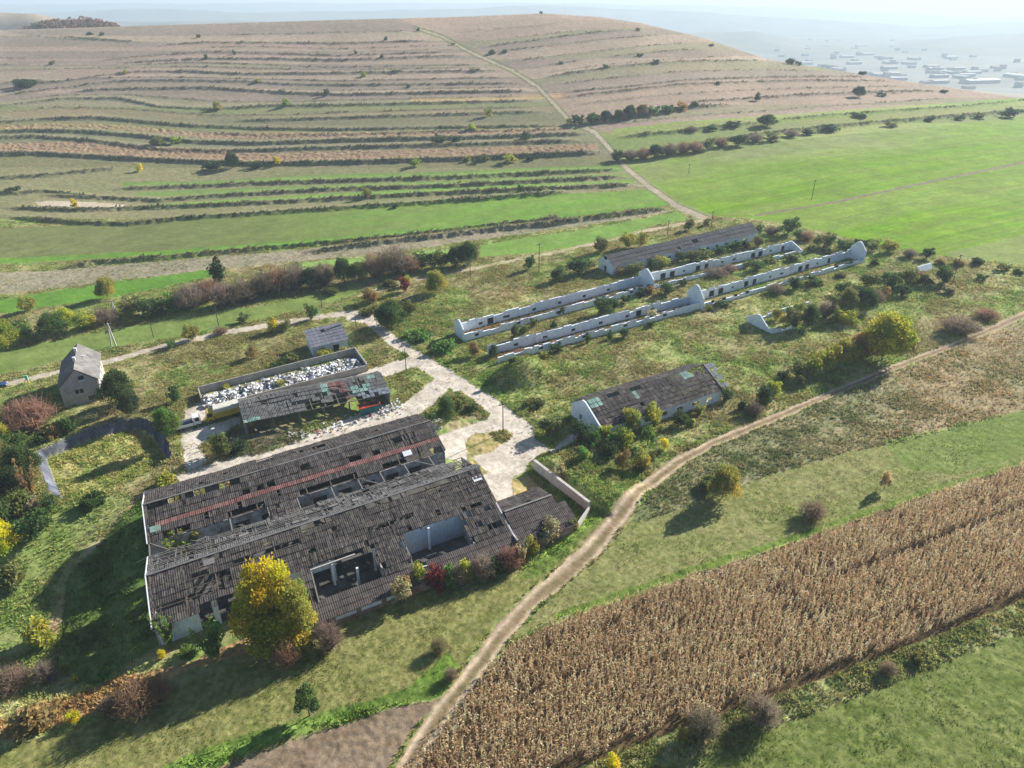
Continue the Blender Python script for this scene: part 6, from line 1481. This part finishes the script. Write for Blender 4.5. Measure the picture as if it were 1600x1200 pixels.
# ------------------------------------------------------------------ valley, town, far ridges, haze
def ridge(name, label, dist_, rows, depth, seed, col, n=260, mat=None):
    """a long far ridge whose skyline follows heights given per bearing (photo column, row)"""
    xs = np.linspace(-1200, 2800, n); rr_ = np.interp(xs, *zip(*rows))
    rr_ = rr_ + (fbm(xs / 90, xs * 0, seed, 4) - .5) * 7
    a = (xs - 800) / FPX; b = (600 - rr_) / FPX; u = a / (cp + b * sp); k = (-sp + b * cp) / (cp + b * sp)
    yc = dist_ * (1 + .10 * (fbm(xs / 260, xs * 0 + 3, seed + 1, 2) - .5)); zc = H + yc * k
    prof_ = [(-1.0, -1.0), (-.75, -.8), (-.5, -.52), (-.3, -.3), (-.15, -.1), (0, 0), (.5, -.5), (1.0, -1.0)]
    V_ = []
    for f, g in prof_:
        yy = yc + f * depth
        wob = (fbm(xs / 40 + f * 9, xs * 0 + f * 4, seed + 5, 3) - .5) * (zc + 118) * .22 * (1 if f not in (0, -1, 1) else 0)
        V_.append(np.stack([u * yy, yy, zc + (zc + 118) * g * 1.0 + wob], 1))
    V_ = np.array(V_); m_, n_ = V_.shape[:2]; vid_ = np.arange(m_ * n_).reshape(m_, n_)
    q = np.stack([vid_[:-1, :-1], vid_[:-1, 1:], vid_[1:, 1:], vid_[1:, :-1]], -1).reshape(-1)
    o = link(bpy.data.objects.new(name, np_mesh(name, V_.reshape(-1, 3), q, 4, mat, smooth=True)))
    tag(o, label, "hills", kind='structure'); return o
M['far_hill'] = plain("far_hill_growth", (.16, .15, .10), .4, .004, bumpk=0)
M['far_tan'] = plain("far_hill_grass", (.30, .25, .18), .3, .006, bumpk=0)
M['valley'] = plain("valley_fields", (.20, .20, .15), .4, .003, bumpk=0)
nx = 60
vx, vy = np.meshgrid(np.linspace(-16000, 16000, nx), np.concatenate([np.linspace(900, 4000, 30), np.linspace(4300, 16000, 20)]))
vz = -118.5 + 0 * vx
vi = np.arange(vx.size).reshape(vx.shape)
o = link(bpy.data.objects.new("valley", np_mesh("valley", np.stack([vx, vy, vz], -1).reshape(-1, 3), np.stack([vi[:-1, :-1], vi[:-1, 1:], vi[1:, 1:], vi[1:, :-1]], -1).reshape(-1), 4, M['valley'])))
tag(o, "pale hazy valley floor behind the terraced hill", "valley", kind='structure')
mbk = MB(); mbk.poly([(-16000, -400, -119.5), (16000, -400, -119.5), (16000, 1000, -119.5), (-16000, 1000, -119.5)])
o = mbk.build("lowland", M['valley']); tag(o, "lowland around the foot of the farm's hill", "valley", kind='structure')
ridge("hills", "hazy blue ridge across the valley", 4600, [(-1200, 30), (300, 34), (700, 38), (980, 52), (1080, 50), (1180, 47), (1260, 64), (1400, 68), (1500, 58), (1650, 48), (2800, 40)], 900, 5, None, mat=M['far_hill'])
ridge("hills", "faint second ridge behind the hazy blue ridge", 7000, [(-1200, 14), (0, 20), (200, 14), (420, 20), (640, 14), (830, 10), (1000, 14), (1250, 30), (1450, 42), (1650, 30), (2800, 24)], 1200, 15, None, mat=M['far_hill'])
ridge("hills", "palest farthest ridge meeting the sky", 10500, [(-1200, 8), (300, 6), (700, 4), (950, 6), (1200, 10), (1400, 20), (1600, 30), (2800, 22)], 1500, 25, None, mat=M['far_hill'])
ridge("hills", "tan spur behind the terraced hill's western shoulder", 1500, [(-1200, 22), (-200, 20), (0, 20), (60, 22), (120, 34), (200, 48), (320, 64), (2800, 220)], 300, 35, None, mat=M['far_tan'])
# rust-coloured far wood on the spur: reads as one mass
rw = np.random.default_rng(9); pts = []; cols = []
for _ in range(260):
    px = rw.uniform(28, 182); topr = np.interp(px, [28, 60, 110, 130, 160, 185], [46, 33, 27, 26, 30, 39]); row = rw.uniform(topr, np.interp(px, [28, 185], [51, 41]))
    a = (px - 800) / FPX; b = (600 - row) / FPX; yd = 1010 + rw.uniform(-30, 60); k = (-sp + b * cp) / (cp + b * sp); u = a / (cp + b * sp)
    cen = np.array([u * yd, yd, H + yd * k - 5]); nn = 46
    d = rand_unit(rw, nn) * np.array([5.5, 5.5, 5.5]); pts.append(leaf_quads(rw, cen + d, np.full(nn, 1.5)))
    c0 = np.array([(.26, .13, .09), (.20, .13, .10), (.10, .10, .05), (.28, .17, .11)])[rw.choice(4, p=[.4, .25, .2, .15])]
    cols.append(c0 * rw.uniform(.7, 1.3, (nn, 1)))
o = link(bpy.data.objects.new("woods", quads_mesh("woods", np.concatenate(pts), np.concatenate(cols), M['blade']))); tag(o, "rust-red and olive far-off wood on the hill's western shoulder", "woods", kind="stuff")
# pale industrial sheds and blocks of the town
tw = random.Random(21)
TB = empty
protos = []
for w, d, h in ((34, 16, 7), (56, 24, 8), (20, 13, 13), (24, 18, 7), (110, 36, 9)):
    mb = MB(); I = lambda a, b, c: (a, b, c)
    mb.box(-w / 2, w / 2, -d / 2, d / 2, 0, h, M=I); wallm = bpy.data.meshes.new("town_wall"); wallm.from_pydata(mb.v, [], mb.f); wallm.materials.append(M[('conc_top', 'render_grey', 'conc', 'conc_top', 'conc_top')[len(protos)]])
    mb = MB(); mb.gable(-w / 2 - 1, w / 2 + 1, [(-d / 2 - 1, h), (d / 2 + 1, h), (0, h + d * .10)], M=I); roofm = bpy.data.meshes.new("town_roof"); roofm.from_pydata(mb.v, [], mb.f); roofm.materials.append(M[('roof_grey', 'conc_top', 'roof_red', 'roof_pale', 'cream')[len(protos)]])
    protos.append((wallm, roofm))
for i in range(150):
    big = i < 2
    row = tw.uniform(118, 142) if big else tw.uniform(62, 140); px = tw.uniform(1500, 1640) if big else tw.uniform(1150, 1640)
    b = (600 - row) / FPX; a = (px - 800) / FPX; k = (-sp + b * cp) / (cp + b * sp); yv = (-118 - H) / k; u = a / (cp + b * sp)
    wm, rm = protos[4 if big else tw.randrange(4)]
    e = empty("town_building", (u * yv, yv, -118.4), "pale low building of the hazy town in the valley", "building", "town buildings in the valley", rz=tw.choice([.2, .3, 1.8, .25]))
    link(bpy.data.objects.new("wall", wm), e); link(bpy.data.objects.new("roof", rm), e)

# the air between: one even box of pale haze around everything
hm = bpy.data.materials.new("haze"); hm.use_nodes = True; nt = hm.node_tree
for nd in list(nt.nodes):
    if nd.type != 'OUTPUT_MATERIAL': nt.nodes.remove(nd)
pv = nt.nodes.new("ShaderNodeVolumePrincipled"); pv.inputs["Color"].default_value = (.72, .88, 1.0, 1); pv.inputs["Density"].default_value = HAZE_DENSITY; pv.inputs["Anisotropy"].default_value = .15
nt.links.new(pv.outputs[0], nt.nodes["Material Output"].inputs["Volume"])
mb = MB(); mb.box(-17000, 17000, -1200, 17500, -121, 190, M=lambda a, b, c: (a, b, c))
o = mb.build("haze", hm); tag(o, "thin pale blue haze filling the valley air", "haze", kind="stuff")
